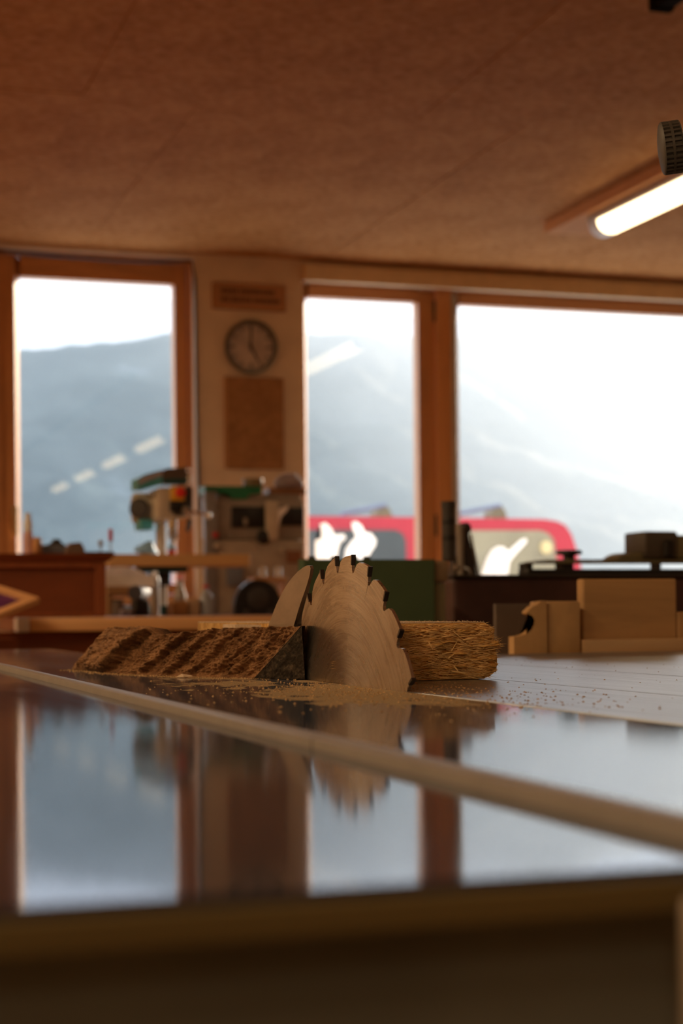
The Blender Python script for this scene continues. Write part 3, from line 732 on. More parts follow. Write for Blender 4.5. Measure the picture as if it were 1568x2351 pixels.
# ================================================================== GUARD ARM WITH KNURLED KNOB (upper right)
kc = pz(1541, 339, 1.36 / U); rk = .0208
ga = thing('guard_arm', (kc.x + .14, kc.y - .02, TZ), 'grey guard arm with knurled clamping knob at the right edge', 'arm')
axk = (-rt * .98 + fw * .09 - up * .12).normalized()      # direction the knob's face looks to
M['knob_plastic'] = plain('knob_plastic', (.07, .062, .052), .5, 0, .15, 60)
def knob_mesh():
    nA, k = 180, MB(); W_ = .0165
    u = axk.cross(Vector((0, 0, 1))).normalized(); v = axk.cross(u).normalized()
    hs = [(-W_ / 2, .88), (-W_ / 2 + .0008, .97), (-W_ / 2 + .0016, 1), (-W_ / 2 + .0018, 'n'), (-.0012, 'n'), (-.0010, 1), (.0010, 1), (.0012, 'n'), (W_ / 2 - .0018, 'n'), (W_ / 2 - .0016, 1), (W_ / 2 - .0008, .97), (W_ / 2, .9), (W_ / 2 + .0012, .6), (W_ / 2 + .0018, .3)]
    rings = []
    for h, f in hs:
        rg = []
        for a in range(nA):
            th = 2 * math.pi * a / nA
            r = rk * (f if f != 'n' else (1.0 if (a % 6) in (0, 1, 2) else .915))
            rg.append(k.bm.verts.new(kc + axk * h + (u * math.cos(th) + v * math.sin(th)) * r))
        rings.append(rg)
    for A, B in zip(rings, rings[1:]):
        for a in range(nA): k.bm.faces.new((A[a], A[(a + 1) % nA], B[(a + 1) % nA], B[a]))
    k.bm.faces.new(list(reversed(rings[0]))); k.bm.faces.new(rings[-1]); return k
kn = knob_mesh().build('knob', M['knob_plastic'], ga, smooth=True, ang=28, label='dark knurled round knob')
MB().lathe([(.0095, 0), (.0105, .001), (.0105, .008), (.0095, .009), (.006, .0095), (.006, .03)], kc - axk * (.0165 / 2), -axk, 24).build('knob_stem', M['knob_plastic'], kn, smooth=True)
ae = kc - axk * .036
MB().box(ae.x, ae.x + .16, ae.y - .035, ae.y + .005, ae.z - .02, ae.z + .02, .004).build('arm', M['grey_paint'], ga)
MB().box(ae.x + .10, ae.x + .16, ae.y - .10, ae.y - .036, TZ + .0005, ae.z + .02, .004).build('post', M['grey_paint'], ga)

# ================================================================== RIGHT SIDE: OUTFEED BENCH AND MOULDINGS
OY0, OZ = 1.905, TZ - .012
ob = thing('outfeed_bench', (1.1, 2.05, 0), 'low bench behind the saw table carrying the wood mouldings', 'bench')
MB().box(.62, 1.75, OY0, 2.32, OZ - .035, OZ, .003).build('bench_top', M['pine_h'], ob)
for x in (.66, 1.66):
    for y in (OY0 + .03, 2.26): MB().box(x, x + .05, y, y + .05, 0, OZ - .0355, .003).build('leg', M['pine'], ob)
def on_bench(px0, px1, py0, Y):
    a, c = at(px0, 1440, Y), at(px1, 1440, Y); return a.x, c.x, at((px0 + px1) / 2, py0, Y).z
# cove moulding seen end-on
Y = OY0 + .012
pf = [(1180, 1500), (1180, 1462), (1195, 1460), (1208, 1456), (1219, 1447), (1226, 1434), (1227, 1423), (1222, 1414), (1211, 1409), (1210, 1405), (1222, 1393), (1234, 1388), (1242, 1380), (1255, 1379), (1257, 1500)]
pp = [at(x, y, Y) for x, y in pf]; zb = OZ + .0005
pp = [Vector((p.x, Y, zb if i in (0, len(pp) - 1) else p.z)) for i, p in enumerate(pp)]
tag(MB().prism(pp, (0, .016, 0)).build('cove_moulding', M['pine'], None, True, ang=40), 'light wood moulding block with a curved cove profile at its end', 'moulding')
x0, x1, z1 = on_bench(1261, 1337, 1380, Y)
tag(MB().box(x0, x1, Y + .004, Y + .06, zb, z1, .003, seg=2).build('wood_block', M['pine'], None, True), 'plain upright pine block between the cove moulding and the wide board', 'wood')
x0, x1, z1 = on_bench(1341, 1568, 1467, Y)
tag(MB().box(x0, x1 + .12, Y, Y + .018, zb, z1, .002, seg=2).build('wood_batten', wood('pale_batten', (.56, .36, .19), .55, (.1, 1, 1), .15, 14), None, True), 'pale lower batten lying before the wide board at the right edge', 'wood')
x0, x1, z1 = on_bench(1340, 1556, 1329, Y + .02)
wbd = thing('wide_board', ((x0 + x1) / 2, Y + .17, OZ), 'wide light wood board with grain standing on edge at the right', 'wood')
MB().box(x0, x1, Y + .022, Y + .040, zb, z1, .002).build('board', M['pine_h'], wbd)
MB().box(x1 + .001, x1 + .10, Y + .022, Y + .05, zb, at(1556, 1405, Y + .02).z, .002).build('side_piece', M['pine_h'], wbd)
MB().box(x0 + .05, x1 - .05, Y + .0405, Y + .09, zb, zb + .02, .0015).build('foot_strip', M['pine'], wbd)
# grey sheet behind
x0, x1, z1 = on_bench(1138, 1238, 1386, Y + .12)
tag(MB().box(x0, x1 + .10, Y + .12, Y + .128, zb, z1, .001).build('grey_sheet', plain('grey_sheet', (.11, .085, .07), .6), None), 'dark grey sheet standing behind the cove moulding', 'sheet')

# ================================================================== RED-BROWN MACHINE, FENCE RAIL, DEVICE
YP = 3.0
M['red_brown'] = plain('red_brown', (.065, .026, .022), .55, 0, .45, 7)
mp_ = thing('planer_machine', (2.0, YP + .4, 0), 'dark red-brown machine bed behind the mouldings on the right', 'machine')
px0, px1, _, pz1 = rect(1040, 1326, 1700, 1400, YP)
MB().box(px0, px1, YP, YP + .62, .16, pz1, .008, seg=2).build('machine_bed', M['red_brown'], mp_)
MB().box(px0 + .06, px1 - .06, YP + .08, YP + .54, 0, .16, .004).build('plinth', M['black'], mp_)
MB().box(px0 - .004, px1 + .004, YP - .006, YP + .625, pz1 + .0002, pz1 + .006, .002).build('bed_edge', M['dark'], mp_)
YR = YP + .12
fr_ = thing('fence_rail', (2.2, YR, pz1 + .006), 'black double fence rail with a slot, lying on the red-brown machine', 'rail')
zA = pz1 + .0065
a = rect(1212, 1306, 1700, 1321, YR)
MB().box(a[0], a[1], YR, YR + .05, zA, a[3], .003, seg=2).build('lower_bar', M['black'], fr_, True)
b_ = rect(1222, 1285, 1700, 1293, YR)
poly = [(b_[0], YR, b_[2]), (b_[1], YR, b_[2]), (b_[1], YR, b_[3] + .002), (b_[0] + .035, YR, b_[3]), (b_[0] + .006, YR, b_[2] + .004)]
MB().prism(poly, (0, .05, 0)).build('upper_bar', M['olive_tan'], fr_)
for p0, p1 in ((1212, 1226), (1296, 1320), (1516, 1521), (1640, 1650)):
    q = rect(p0, 1292, p1, 1307, YR); MB().box(q[0], q[1], YR + .006, YR + .044, a[3] - .001, b_[2] + .001).build('spacer', M['black'], fr_)
q0, q1 = at(1307, 1285, YR + .02), at(1307, 1262, YR + .02); s = (at(1336, 1270, YR).x - at(1280, 1270, YR).x) / 2
kp_ = MB().lathe([(s * .45, -.004), (s * .42, .006), (s * .6, .008), (s * .98, .0095), (s * 1.0, .013), (s * .92, .0175), (s * .5, .0185), (0, .0188)], (q0.x, YR + .022, b_[3] + .002), (0, 0, 1), 28).build('clamp_knob', M['black'], fr_, True)
# router-like device on the rail
dv = thing('power_tool', (at(1530, 1280, YR).x, YR + .03, b_[3]), 'dark grey-brown power tool body resting on the fence rail at the right edge', 'tool')
M['tool_body'] = plain('tool_body', (.085, .066, .05), .5, 0, .2, 10)
zt = b_[3] + .0025
u0 = rect(1476, 1220, 1552, 1285, YR)
MB().box(u0[0], u0[1], YR - .01, YR + .085, zt, u0[3], .006, seg=2).build('motor_body', M['tool_body'], dv, True)
u1 = rect(1551, 1229, 1640, 1285, YR)
MB().box(u1[0], u1[1], YR - .004, YR + .075, zt, u1[3], .005, seg=2).build('side_body', M['olive_tan'], dv, True)
u2 = [(1418, 1285), (1432, 1272), (1448, 1268), (1476, 1266), (1476, 1285)]
MB().prism([Vector((at(x, y, YR).x, YR, max(at(x, y, YR).z, zt))) for x, y in u2], (0, .07, 0)).build('foot_plate', M['olive_tan'], dv)
u3 = rect(1524, 1240, 1546, 1283, YR - .012)
MB().box(u3[0], u3[1], YR - .018, YR - .0102, zt + .002, u3[3], .003).build('vent_panel', M['black'], dv)

# ---- green machine housing left of it
YGr = 2.70
gm = thing('green_machine', (1.0, YGr + .3, 0), 'olive green machine housing with tan side directly behind the blade', 'machine')
g = rect(688, 1284, 1001, 1430, YGr)
MB().prism([(g[0], YGr + .008, .12), (g[0] + .008, YGr, .12), (g[1] - .004, YGr, .12), (g[1], YGr + .004, .12), (g[1], YGr + .25, .12), (g[0] + .09, YGr + .25, .12)], (0, 0, g[3] - .12)).build('housing', M['olive'], gm)
g2 = rect(1001, 1286, 1038, 1430, YGr)
zm = at(1020, 1335, YGr).z
MB().box(g[1] + .0005, g2[1], YGr + .012, YGr + .24, zm, g2[3], .006, seg=2).build('side_cover', plain('tan_cover', (.27, .19, .11), .55), gm, True)
MB().box(g[1] + .0005, g2[1] - .002, YGr + .02, YGr + .24, .12, zm - .001, .006, seg=2).build('side_panel', M['olive_tan'], gm, True)
MB().box(g[0] + .10, g2[1] - .02, YGr + .03, YGr + .22, 0, .1195, .003).build('plinth', M['black'], gm)
for px in (716, 768, 812, 842):
    p = at(px, 1283, YGr + .20); MB().cyl((p.x, YGr + .20, g[3] - .004), (p.x, YGr + .20, g[3] + .012), .0075, n=10).build('bolt', M['dark'], gm, True)
# dark tube standing behind it
tu = at(1023, 1285, 2.82); tz = at(1023, 1152, 2.82).z
tt = thing('dark_tube', (tu.x, 2.82, g[3]), 'dark brown tube standing on the green machine before the orange mullion', 'tube')
rT = (at(1037, 1200, 2.82).x - at(1008, 1200, 2.82).x) / 2
MB().lathe([(rT * .8, 0), (rT, .003), (rT, tz - g[3] - .012), (rT * 1.06, tz - g[3] - .012), (rT * 1.06, tz - g[3]), (rT * .75, tz - g[3])], (tu.x + .006, 2.82, g[3] + .0005)).build('tube_body', M['dark'], tt, True)
for zz in (.35, .62): MB().lathe([(rT * 1.01, 0), (rT * 1.03, .002), (rT * 1.03, .008), (rT * 1.01, .010)], (tu.x + .006, 2.82, g[3] + zz * (tz - g[3]))).build('band', M['black'], tt, True)
# dark hooked saw guard on the machine bed
YH = YP + .30
hk = thing('hooked_guard', (at(1070, 1320, YH).x, YH, pz1 + .006), 'dark wedge-shaped guard with a hooked top beside the van window view', 'guard')
hp_ = [(1042, 1326), (1044, 1290), (1056, 1250), (1062, 1222), (1066, 1205), (1072, 1199), (1080, 1204), (1083, 1214), (1080, 1222), (1076, 1226), (1084, 1262), (1090, 1292), (1096, 1326)]
MB().prism([Vector((at(x, y, YH).x, YH, max(at(x, y, YH).z, pz1 + .0065))) for x, y in hp_], (0, .035, 0)).build('guard_plate', plain('guard_brown', (.05, .036, .03), .45), hk)
MB().tube([(lambda p: Vector((p.x, YH - .004, max(p.z, pz1 + .008))))(at(x, y, YH)) for x, y in [(1079, 1226), (1084, 1255), (1091, 1290), (1098, 1326)]], .003).build('edge_rod', M['steel'], hk, True)
MB().tube([(lambda p: Vector((p.x, YH - .012, max(p.z, pz1 + .008))))(at(x, y, YH)) for x, y in [(1040, 1303), (1058, 1304), (1068, 1310), (1073, 1322)]], .006).build('lever', M['steel'], hk, True)
MB().cyl((at(1052, 1220, YH).x, YH - .012, pz1 + .0065), (at(1052, 1220, YH).x, YH - .012, at(1052, 1205, YH).z), .007, n=12).build('post', M['grey_paint'], hk, True)

# ================================================================== LEFT SIDE: THE LONG BENCH
YB0, YB1 = 4.5, 7.35
bz1, bz0 = at(350, 1416, YB0).z, at(350, 1447, YB0).z
bx0, bx1 = at(42, 1430, YB0).x, at(690, 1430, YB0).x
lb = thing('long_workbench', ((bx0 + bx1) / 2, 5.6, 0), 'long orange-brown wooden workbench behind the dark timber on the left', 'bench')
MB().box(bx0 + .03, bx1, YB0, YB0 + .05, bz0, bz1, .004, seg=2).build('front_edge', wood('bench_edge', (.84, .47, .21), .6, (.12, 1, 1), .2, 9), lb, True)
MB().box(bx0, bx1, YB0 + .051, YB1, bz0, bz1, .003).build('bench_top', M['red_wood'], lb)
MB().box(bx0 - .004, bx0 + .029, YB0 - .004, YB0 + .05, bz0 - .001, bz1 + .001, .004, seg=2).build('end_cap', M['paper'], lb, True, label='pale end cap on the bench edge')
MB().box(bx0 - .5, bx1 - .02, YB0 + .10, YB0 + .14, .10, bz0 - .0005, .003).build('apron', M['red_wood'], lb)
for x in (bx0 - .46, bx0 + .4, bx1 - .1):
    for y in (YB0 + .15, YB1 - .1): MB().box(x, x + .07, y, y + .07, 0, bz0 - .0006, .004).build('leg', M['red_wood_v'], lb)
MB().box(bx0 - .75, bx0 - .005, YB0 - .05, YB1, bz0 - .045, bz0 - .018, .003).build('lower_top', M['red_wood'], lb)
BZ = bz1 + .0006
wb2 = thing('wall_bench', (2.05, 6.2, 0), 'brown side bench under the clock carrying the grey machine', 'bench')
MB().box(bx1 + .004, 2.80, 5.0, YB1, bz0, bz1, .003).build('bench_top', M['red_wood'], wb2)
for x in (bx1 + .03, 2.70):
    for y in (5.05, YB1 - .1): MB().box(x, x + .07, y, y + .07, 0, bz0 - .0006, .004).build('leg', M['red_wood_v'], wb2)
# panelled chest
YC0 = 5.0
c0 = rect(-160, 1271, 250, 1410, YC0)
chs = thing('wooden_chest', ((c0[0] + c0[1]) / 2, YC0 + .15, BZ), 'red-brown panelled wooden chest with flared top at the left edge', 'chest')
MB().box(c0[0], c0[1] - .004, YC0 + .02, YC0 + .30, BZ, c0[3] - .03, .003).build('body', M['red_wood'], chs)
zc_ = at(120, 1290, YC0).z
MB().prism([(c0[0], YC0 - .004, zc_), (c0[1] - .004, YC0 - .004, zc_), (c0[1] + .016, YC0 - .02, c0[3] - .004), (c0[1] + .016, YC0 - .02, c0[3]), (c0[0], YC0 - .02, c0[3])], (0, .34, 0)).build('cornice', M['red_wood'], chs)
sx0, sx1 = at(219, 1350, YC0).x, at(243, 1350, YC0).x
MB().box(sx0, sx1, YC0, YC0 + .0195, BZ, zc_ - .0005, .002).build('stile', M['red_wood_v'], chs)
MB().box(c0[0], sx0 - .0004, YC0, YC0 + .0195, at(120, 1304, YC0).z, zc_ - .0005, .002).build('top_rail', M['red_wood_v'], chs)
MB().box(c0[0], sx0 - .0004, YC0, YC0 + .0195, BZ, BZ + .014, .002).build('bottom_rail', M['red_wood_v'], chs)
# tilted picture frame in front of the chest, one corner towards the right
YD = 4.30
def dp(x, y, Yd): return at(x, y, Yd)
fo = [dp(92, 1384, YD), dp(-60, 1336, YD + .22), dp(-220, 1392, YD + .10), dp(-70, 1450, YD - .10)]
cenf = sum(fo, Vector()) / 4
pfm = thing('tilted_frame', (cenf.x, cenf.y, bz0 - .018), 'orange wooden picture frame with purple picture, tilted with a corner to the right', 'frame')
nrm_ = (fo[1] - fo[0]).cross(fo[3] - fo[0]).normalized(); nrm_ = nrm_ if nrm_.y < 0 else -nrm_
inn = [cenf + (p - cenf) * .80 for p in fo]
for k in range(4):
    l = (k + 1) % 4
    MB().prism([fo[k], fo[l], inn[l], inn[k]], nrm_ * .014).build('frame_side', M['orange_wood'], pfm)
MB().prism([cenf + (p - cenf) * .81 for p in fo], nrm_ * .004).build('picture', M['purple'], pfm)
MB().box(cenf.x - .04, cenf.x + .0, YD + .02, YD + .04, bz0 - .0178, cenf.z - .02, .002).build('stand', M['red_wood'], pfm)

# small things on the chest
CT = c0[3] + .0004
def on_chest(px, top, Yd=YC0 + .10): p = at(px, top, Yd); return p.x, Yd, p.z
x, y, z = on_chest(64, 1178)
bo = thing('glue_bottle', (x, y, CT), 'small white and pink bottle on the chest by the left window frame', 'bottle')
MB().lathe([(.013, 0), (.0155, .003), (.0155, (z - CT) * .40), (.0125, (z - CT) * .55)], (x, y, CT)).build('bottle_body', plain('pale_pink', (.72, .42, .38), .45), bo, True)
MB().lathe([(.0125, (z - CT) * .552), (.0125, (z - CT) * .8), (.009, (z - CT) * .85), (.008, (z - CT)), (0, (z - CT))], (x, y, CT)).build('cap', M['white'], bo, True)
x, y, z = on_chest(77, 1234)
tag(MB().lathe([(.006, 0), (.013, .004), (.015, .014), (.013, z - CT - .004), (.006, z - CT), (0, z - CT)], (x + .006, y - .03, CT)).build('brass_knob', plain('brass_dull', (.62, .36, .18), .3, .8), None, True), 'round brass knob standing beside the pink bottle', 'knob')
q = rect(84, 1250, 152, 1271, YC0 + .12)
tb_ = thing('tool_box', ((q[0] + q[1]) / 2, YC0 + .14, CT), 'low dark grey tool case with a knob on top of the chest', 'tool case')
MB().box(q[0], q[1], YC0 + .12, YC0 + .19, CT, q[3], .004, seg=2).build('case', M['bluegrey'], tb_, True)
p = at(130, 1240, YC0 + .15); MB().lathe([(.022, 0), (.024, .004), (.014, .010), (.012, p.z - q[3] + .004), (0, p.z - q[3] + .005)], (p.x, YC0 + .155, q[3] - .001)).build('case_knob', M['black'], tb_, True)
q = rect(150, 1245, 192, 1271, YC0 + .08)
tag(MB().prism([(q[0], YC0 + .06, CT), (q[1], YC0 + .06, CT), (q[1], YC0 + .06, CT + .018), (q[1] - .012, YC0 + .06, q[3]), (q[0] + .012, YC0 + .06, q[3] - .003), (q[0], YC0 + .06, CT + .012)], (0, .05, 0)).build('wood_piece', plain('block_brown', (.20, .12, .08), .6)), 'small brown wood piece with sloping ends beside the tool case', 'block')
q = rect(196, 1263, 262, 1271, YC0 + .05)
tag(MB().box(q[0], q[1] - .002, YC0 + .04, YC0 + .10, CT, CT + .008, .002).build('tool_tray', M['dark']), 'flat dark tray at the right end of the chest holding screwdrivers', 'tray')
def driver(px, top, mat, lab, Yd):
    p = at(px, top, Yd); zb_ = CT + .0085; h = p.z - zb_
    t = thing('screwdriver', (p.x, Yd, zb_), lab, 'screwdriver', 'screwdrivers on the chest')
    MB().lathe([(.0022, 0), (.0022, h * .45), (.004, h * .46)], (p.x, Yd, zb_), (0, 0, 1), 10).build('shank', M['steel'], t, True)
    MB().lathe([(.0045, h * .46), (.0068, h * .50), (.0068, h * .92), (.005, h), (0, h)], (p.x, Yd, zb_), (0, 0, 1), 14).build('handle', mat, t, True)
driver(254, 1214, M['red'], 'upright screwdriver with a red handle on the chest', YC0 + .07)
driver(231, 1240, M['grey_paint'], 'short upright screwdriver with a grey handle, left of the red one', YC0 + .08)

# papers on a low shelf between the chest and the drill press
YS = 5.5
q = rect(246, 1346, 345, 1366, YS)
sh = thing('low_shelf', ((q[0] + q[1]) / 2, YS + .1, BZ), 'small brown shelf rack holding a pile of papers beside the chest', 'shelf')
MB().box(q[0], q[1], YS, YS + .24, q[2], q[3], .002).build('shelf_board', M['pine_h'], sh)
for x in (q[0] + .002, q[1] - .018): MB().box(x, x + .016, YS + .01, YS + .23, BZ, q[2] - .0004, .002).build('side', M['pine'], sh)
def sheet_pile(name, y0, y1, lab, bulge, mat, zb=None):
    r = rect(246, y0, 357, y1, YS); n_ = 14; zb = r[2] if zb is None else zb
    up_, lo = [], []
    for k in range(n_ + 1):
        t = k / n_; x = r[0] + (r[1] - r[0]) * t
        f = math.sin(math.pi * min(1, t * .9 + .25)) ** .8 if bulge else 1
        up_.append((x, YS + .01, zb + .003 + (r[3] - zb - .003) * f)); lo.append((x, YS + .01, zb))
    return tag(MB().prism(lo + up_[::-1], (0, .2, 0)).build(name, mat, None, True, ang=50), lab, 'papers', 'papers on the low shelf')
zs = q[3] + .0005
o_ = sheet_pile('paper_stack', 1322, 1346, 'lower flat pile of pale papers on the brown shelf', False, M['paper'], zs)
z2 = rect(246, 1322, 357, 1346, YS)[3] + .0008
o_ = sheet_pile('magazine', 1300, 1322, 'curved pale magazine lying on top of the paper pile', True, plain('magazine', (.85, .78, .80), .4), z2)
# odds and ends under and beside the shelf
def on_b(px, py, Yd): return at(px, py, Yd)
def lathe_thing(name, lab, cat, px, top, Yd, rpx, prof, mat, group=None, cap=None):
    p = at(px, top, Yd); r = (at(px + rpx, top, Yd).x - at(px - rpx, top, Yd).x) / 2; h = p.z - BZ
    t = thing(name, (p.x, Yd, BZ), lab, cat, group)
    MB().lathe([(r * a, h * b) for a, b in prof], (p.x, Yd, BZ)).build('body', mat, t, True)
    if cap: MB().lathe([(r * a, h * b) for a, b in cap[0]], (p.x, Yd, BZ)).build('cap', cap[1], t, True)
    return t
JAR = [(.85, 0), (1, .05), (1, .78), (.8, .86), (.8, .9)]
lathe_thing('jar', 'squat grey jar under the paper shelf', 'jar', 270, 1376, 5.52, 15, JAR, M['grey_paint'], None, ([(.84, .9), (.84, 1), (0, 1)], M['dark']))
for px, c in ((284, 'left'), (300, 'right')):
    p = at(px, 1386, 5.4); tag(MB().lathe([(0, 0), (.011, 0), (.0125, .003), (.0125, .017), (.009, .022), (0, .023)], (p.x, 5.4, BZ)).build('bottle_cap', plain('cap_' + c, (.52, .50, .60), .3), None, True), 'small round pale cap on the bench before the shelf, %s of the two' % c, 'cap')
t = thing('hand_drill', (at(328, 1400, 5.45).x, 5.36, BZ), 'blue-grey hand power tool lying on the bench right of the shelf', 'tool')
q = rect(311, 1345, 346, 1404, 5.36)
MB().box(q[0], q[1], 5.37, 5.44, BZ, BZ + (q[3] - BZ) * .55, .008, seg=2).build('battery', M['black'], t, True)
MB().cyl((q[0] + .002, 5.375, q[3] - .022), (q[1] + .002, 5.46, q[3] - .020), .024, .02).build('motor', M['bluegrey'], t, True)
MB().box(q[0] + .012, q[1] - .014, 5.38, 5.43, BZ + (q[3] - BZ) * .54, q[3] - .02, .006).build('grip', M['bluegrey'], t, True)
lathe_thing('spray_can', 'grey metal spray can left of the drill press column', 'can', 356, 1312, 5.6, 10, [(.95, 0), (1, .03), (1, .8), (.75, .87)], plain('can_grey', (.34, .33, .33), .35, .5), None, ([(.55, .87), (.55, 1), (0, 1)], M['white']))
q = rect(396, 1380, 431, 1407, 5.3)
tag(MB().box(q[0], q[1], 5.3, 5.38, BZ, q[3], .003).build('orange_block', plain('orange_block', (.42, .19, .06), .55)), 'orange-brown wooden cube on the bench before the drill press', 'block')
q = rect(432, 1375, 459, 1407, 5.32)
tag(MB().box(q[0], q[1], 5.32, 5.39, BZ, q[3], .003).build('tan_block', plain('tan_block', (.45, .30, .18), .55)), 'tan wooden block right of the orange-brown cube', 'block')
lathe_thing('spray_bottle', 'clear greyish bottle with red cap beside the tan block', 'bottle', 473, 1342, 5.35, 18, [(.9, 0), (1, .03), (1, .45), (.72, .66), (.32, .80), (.30, .88)], plain('bottle_plastic', (.32, .33, .36), .25), None, ([(.42, .88), (.42, .97), (.2, 1), (0, 1)], M['red']))
for px, r_px, tp_, nm in ((421, 14, 1318, 'brown bottle with pale cap behind the orange cube'),):
    lathe_thing('brown_bottle', nm, 'bottle', px - 8, tp_, 5.75, r_px, [(.9, 0), (1, .03), (1, .5), (.5, .7), (.45, .86)], M['grey_paint'], None, ([(.62, .86), (.62, 1), (0, 1)], M['pink']))
# black round guard (dome) in front of the grey machine
YW_ = 5.5
a_, c_2 = at(538, 1407, YW_), at(648, 1407, YW_); rr_ = (c_2.x - a_.x) / 2; xm = (a_.x + c_2.x) / 2; hh = at(590, 1331, YW_).z - BZ
t = thing('black_dome_guard', (xm, YW_ + .1, BZ), 'black round domed guard on the bench left of the riving knife', 'guard')
pl = [(xm + rr_ * math.cos(math.pi * k / 24), YW_, BZ + hh * math.sin(math.pi * k / 24) ** .75) for k in range(25)]
MB().prism(pl, (0, .035, 0)).build('guard_shell', M['black'], t, True, ang=50)
MB().lathe([(rr_ * .45, 0), (rr_ * .45, .004), (rr_ * .3, .008), (0, .008)], (xm, YW_ - .0005, BZ + hh * .47), (0, -1, 0)).build('hub_cap', M['dark'], t, True)
for k in (-1, 1): MB().box(xm + k * rr_ * .5 - .01, xm + k * rr_ * .5 + .01, YW_ - .012, YW_ - .0005, BZ, BZ + .02, .002).build('foot', M['dark'], t)

# ================================================================== DRILL PRESS
YD_ = 6.1
dpx = at(372, 1400, YD_)
d = thing('drill_press', (dpx.x, YD_ + .1, BZ), 'teal and cream bench drill press standing before the left window', 'drill press')
def bx(name, r4, y0, y1, mat, bev=.006, par=d, sm=True, zb=None, label=None):
    q = rect(*r4, y0); return MB().box(q[0], q[1], y0, y1, q[2] if zb is None else zb, q[3], bev, seg=2).build(name, mat, par, sm, label=label)
bx('base_plate', (310, 1390, 440, 1408), YD_ - .08, YD_ + .24, M['dark_teal'], zb=BZ)
cb, ct_ = at(371, 1404, YD_ + .12), at(371, 1140, YD_ + .12)
MB().cyl((cb.x, YD_ + .12, BZ + .01), (cb.x, YD_ + .12, ct_.z), .0195, n=24).build('column', plain('column_steel', (.50, .42, .33), .35, .6), d, True)
bx('work_table', (325, 1301, 432, 1313), YD_ - .06, YD_ + .14, M['dark_teal'])
TTZ = rect(325, 1301, 432, 1313, YD_ - .06)[3]
bx('table_bracket', (356, 1313, 392, 1345), YD_ + .03, YD_ + .16, M['dark'])
bx('head_casting', (362, 1118, 428, 1192), YD_ - .04, YD_ + .15, M['cream'], .014)
q = rect(398, 1118, 442, 1184, YD_ - .045)
MB().box(q[0], q[1], YD_ - .046, YD_ - .0405, q[2], q[3], .002).build('front_plate', M['dark'], d)
# motor behind on the left
mc = at(322, 1166, YD_ + .12); mt_ = at(322, 1130, YD_ + .12)
mr_ = mt_.z - mc.z
MB().lathe([(mr_ * .5, 0), (mr_ * .9, .006), (mr_, .016), (mr_, .10), (mr_ * .9, .12), (mr_ * .3, .124)], (mc.x - .03, YD_ + .15, mc.z), (1, -.25, 0), 28).build('motor', M['cream'], d, True)
MB().lathe([(mr_ * .62, 0), (mr_ * .66, .004), (mr_ * .5, .012), (0, .013)], (mc.x - .012, YD_ + .075, mc.z - .005), (-.55, -1, 0), 24).build('motor_end', M['dark'], d, True)
bx('motor_bracket', (322, 1192, 352, 1216), YD_ + .06, YD_ + .17, M['teal'])
# belt cover: sloped teal left part, darker right part
pc_ = [(316, 1122), (316, 1098), (332, 1089), (372, 1078), (376, 1110), (340, 1121)]
MB().prism([Vector((at(x, y, YD_ - .03).x, YD_ - .03, at(x, y, YD_ - .03).z)) for x, y in pc_], (0, .12, 0)).build('belt_cover', M['teal'], d)
pc_ = [(318, 1102), (334, 1092), (372, 1080), (375, 1091), (338, 1104), (319, 1113)]
MB().prism([Vector((at(x, y, YD_ - .034).x, YD_ - .034, at(x, y, YD_ - .034).z)) for x, y in pc_], (0, .0035, 0)).build('cover_stripe', plain('cover_grey', (.40, .36, .40), .45), d)
pc_ = [(374, 1110), (374, 1080), (384, 1075), (428, 1073), (433, 1079), (433, 1110)]
MB().prism([Vector((at(x, y, YD_ - .04).x, YD_ - .04, at(x, y, YD_ - .04).z)) for x, y in pc_], (0, .12, 0)).build('front_cover', plain('cover_brown', (.10, .065, .045), .4), d)
bx('cover_band', (376, 1098, 430, 1112), YD_ - .044, YD_ - .0405, M['dark_teal'], .001)
for (px, py, rpx) in ((433, 1081, 8), (436, 1098, 9), (434, 1110, 7)):
    p = at(px, py, YD_ - .07); MB().ball((p.x, YD_ - .07, p.z), .0108).build('chrome_knob', M['chrome'], d, True)
MB().tube([at(434, y, YD_ - .066) for y in (1078, 1095, 1112)], .004).build('knob_bar', M['chrome'], d, True)
MB().tube([(at(434, 1096, YD_ - .066)), at(428, 1096, YD_ - .041)], .004).build('knob_stem', M['chrome'], d, True)
# switch
p = at(406, 1133, YD_ - .05)
sw = MB().box(p.x - .026, p.x + .026, YD_ - .07, YD_ - .0465, p.z - .028, p.z + .026, .006, seg=2).build('switch_box', M['yellow'], d, True, label='yellow emergency switch box')
MB().lathe([(.011, 0), (.012, .004), (.019, .006), (.019, .013), (.013, .017), (0, .018)], (p.x + .006, YD_ - .0705, p.z + .002), (0, -1, 0)).build('stop_button', plain('stop_red', (.75, .03, .02), .3), sw, True)
bx('switch_base', (391, 1149, 418, 1174), YD_ - .065, YD_ - .0465, M['black'], .003)
# quill, chuck and bit
qx = at(396, 1200, YD_ - .01)
MB().lathe([(.017, 0), (.017, .05)], (qx.x, YD_ - .01, at(396, 1215, YD_ - .01).z)).build('quill', M['chrome'], d, True)
MB().lathe([(.006, 0), (.013, .012), (.017, .02), (.017, .05), (.012, .056)], (qx.x, YD_ - .01, at(396, 1250, YD_ - .01).z)).build('chuck', M['steel'], d, True)
MB().cyl((qx.x, YD_ - .01, at(396, 1268, YD_).z), (qx.x, YD_ - .01, at(396, 1249, YD_).z), .004, n=10).build('drill_bit', M['steel'], d, True)
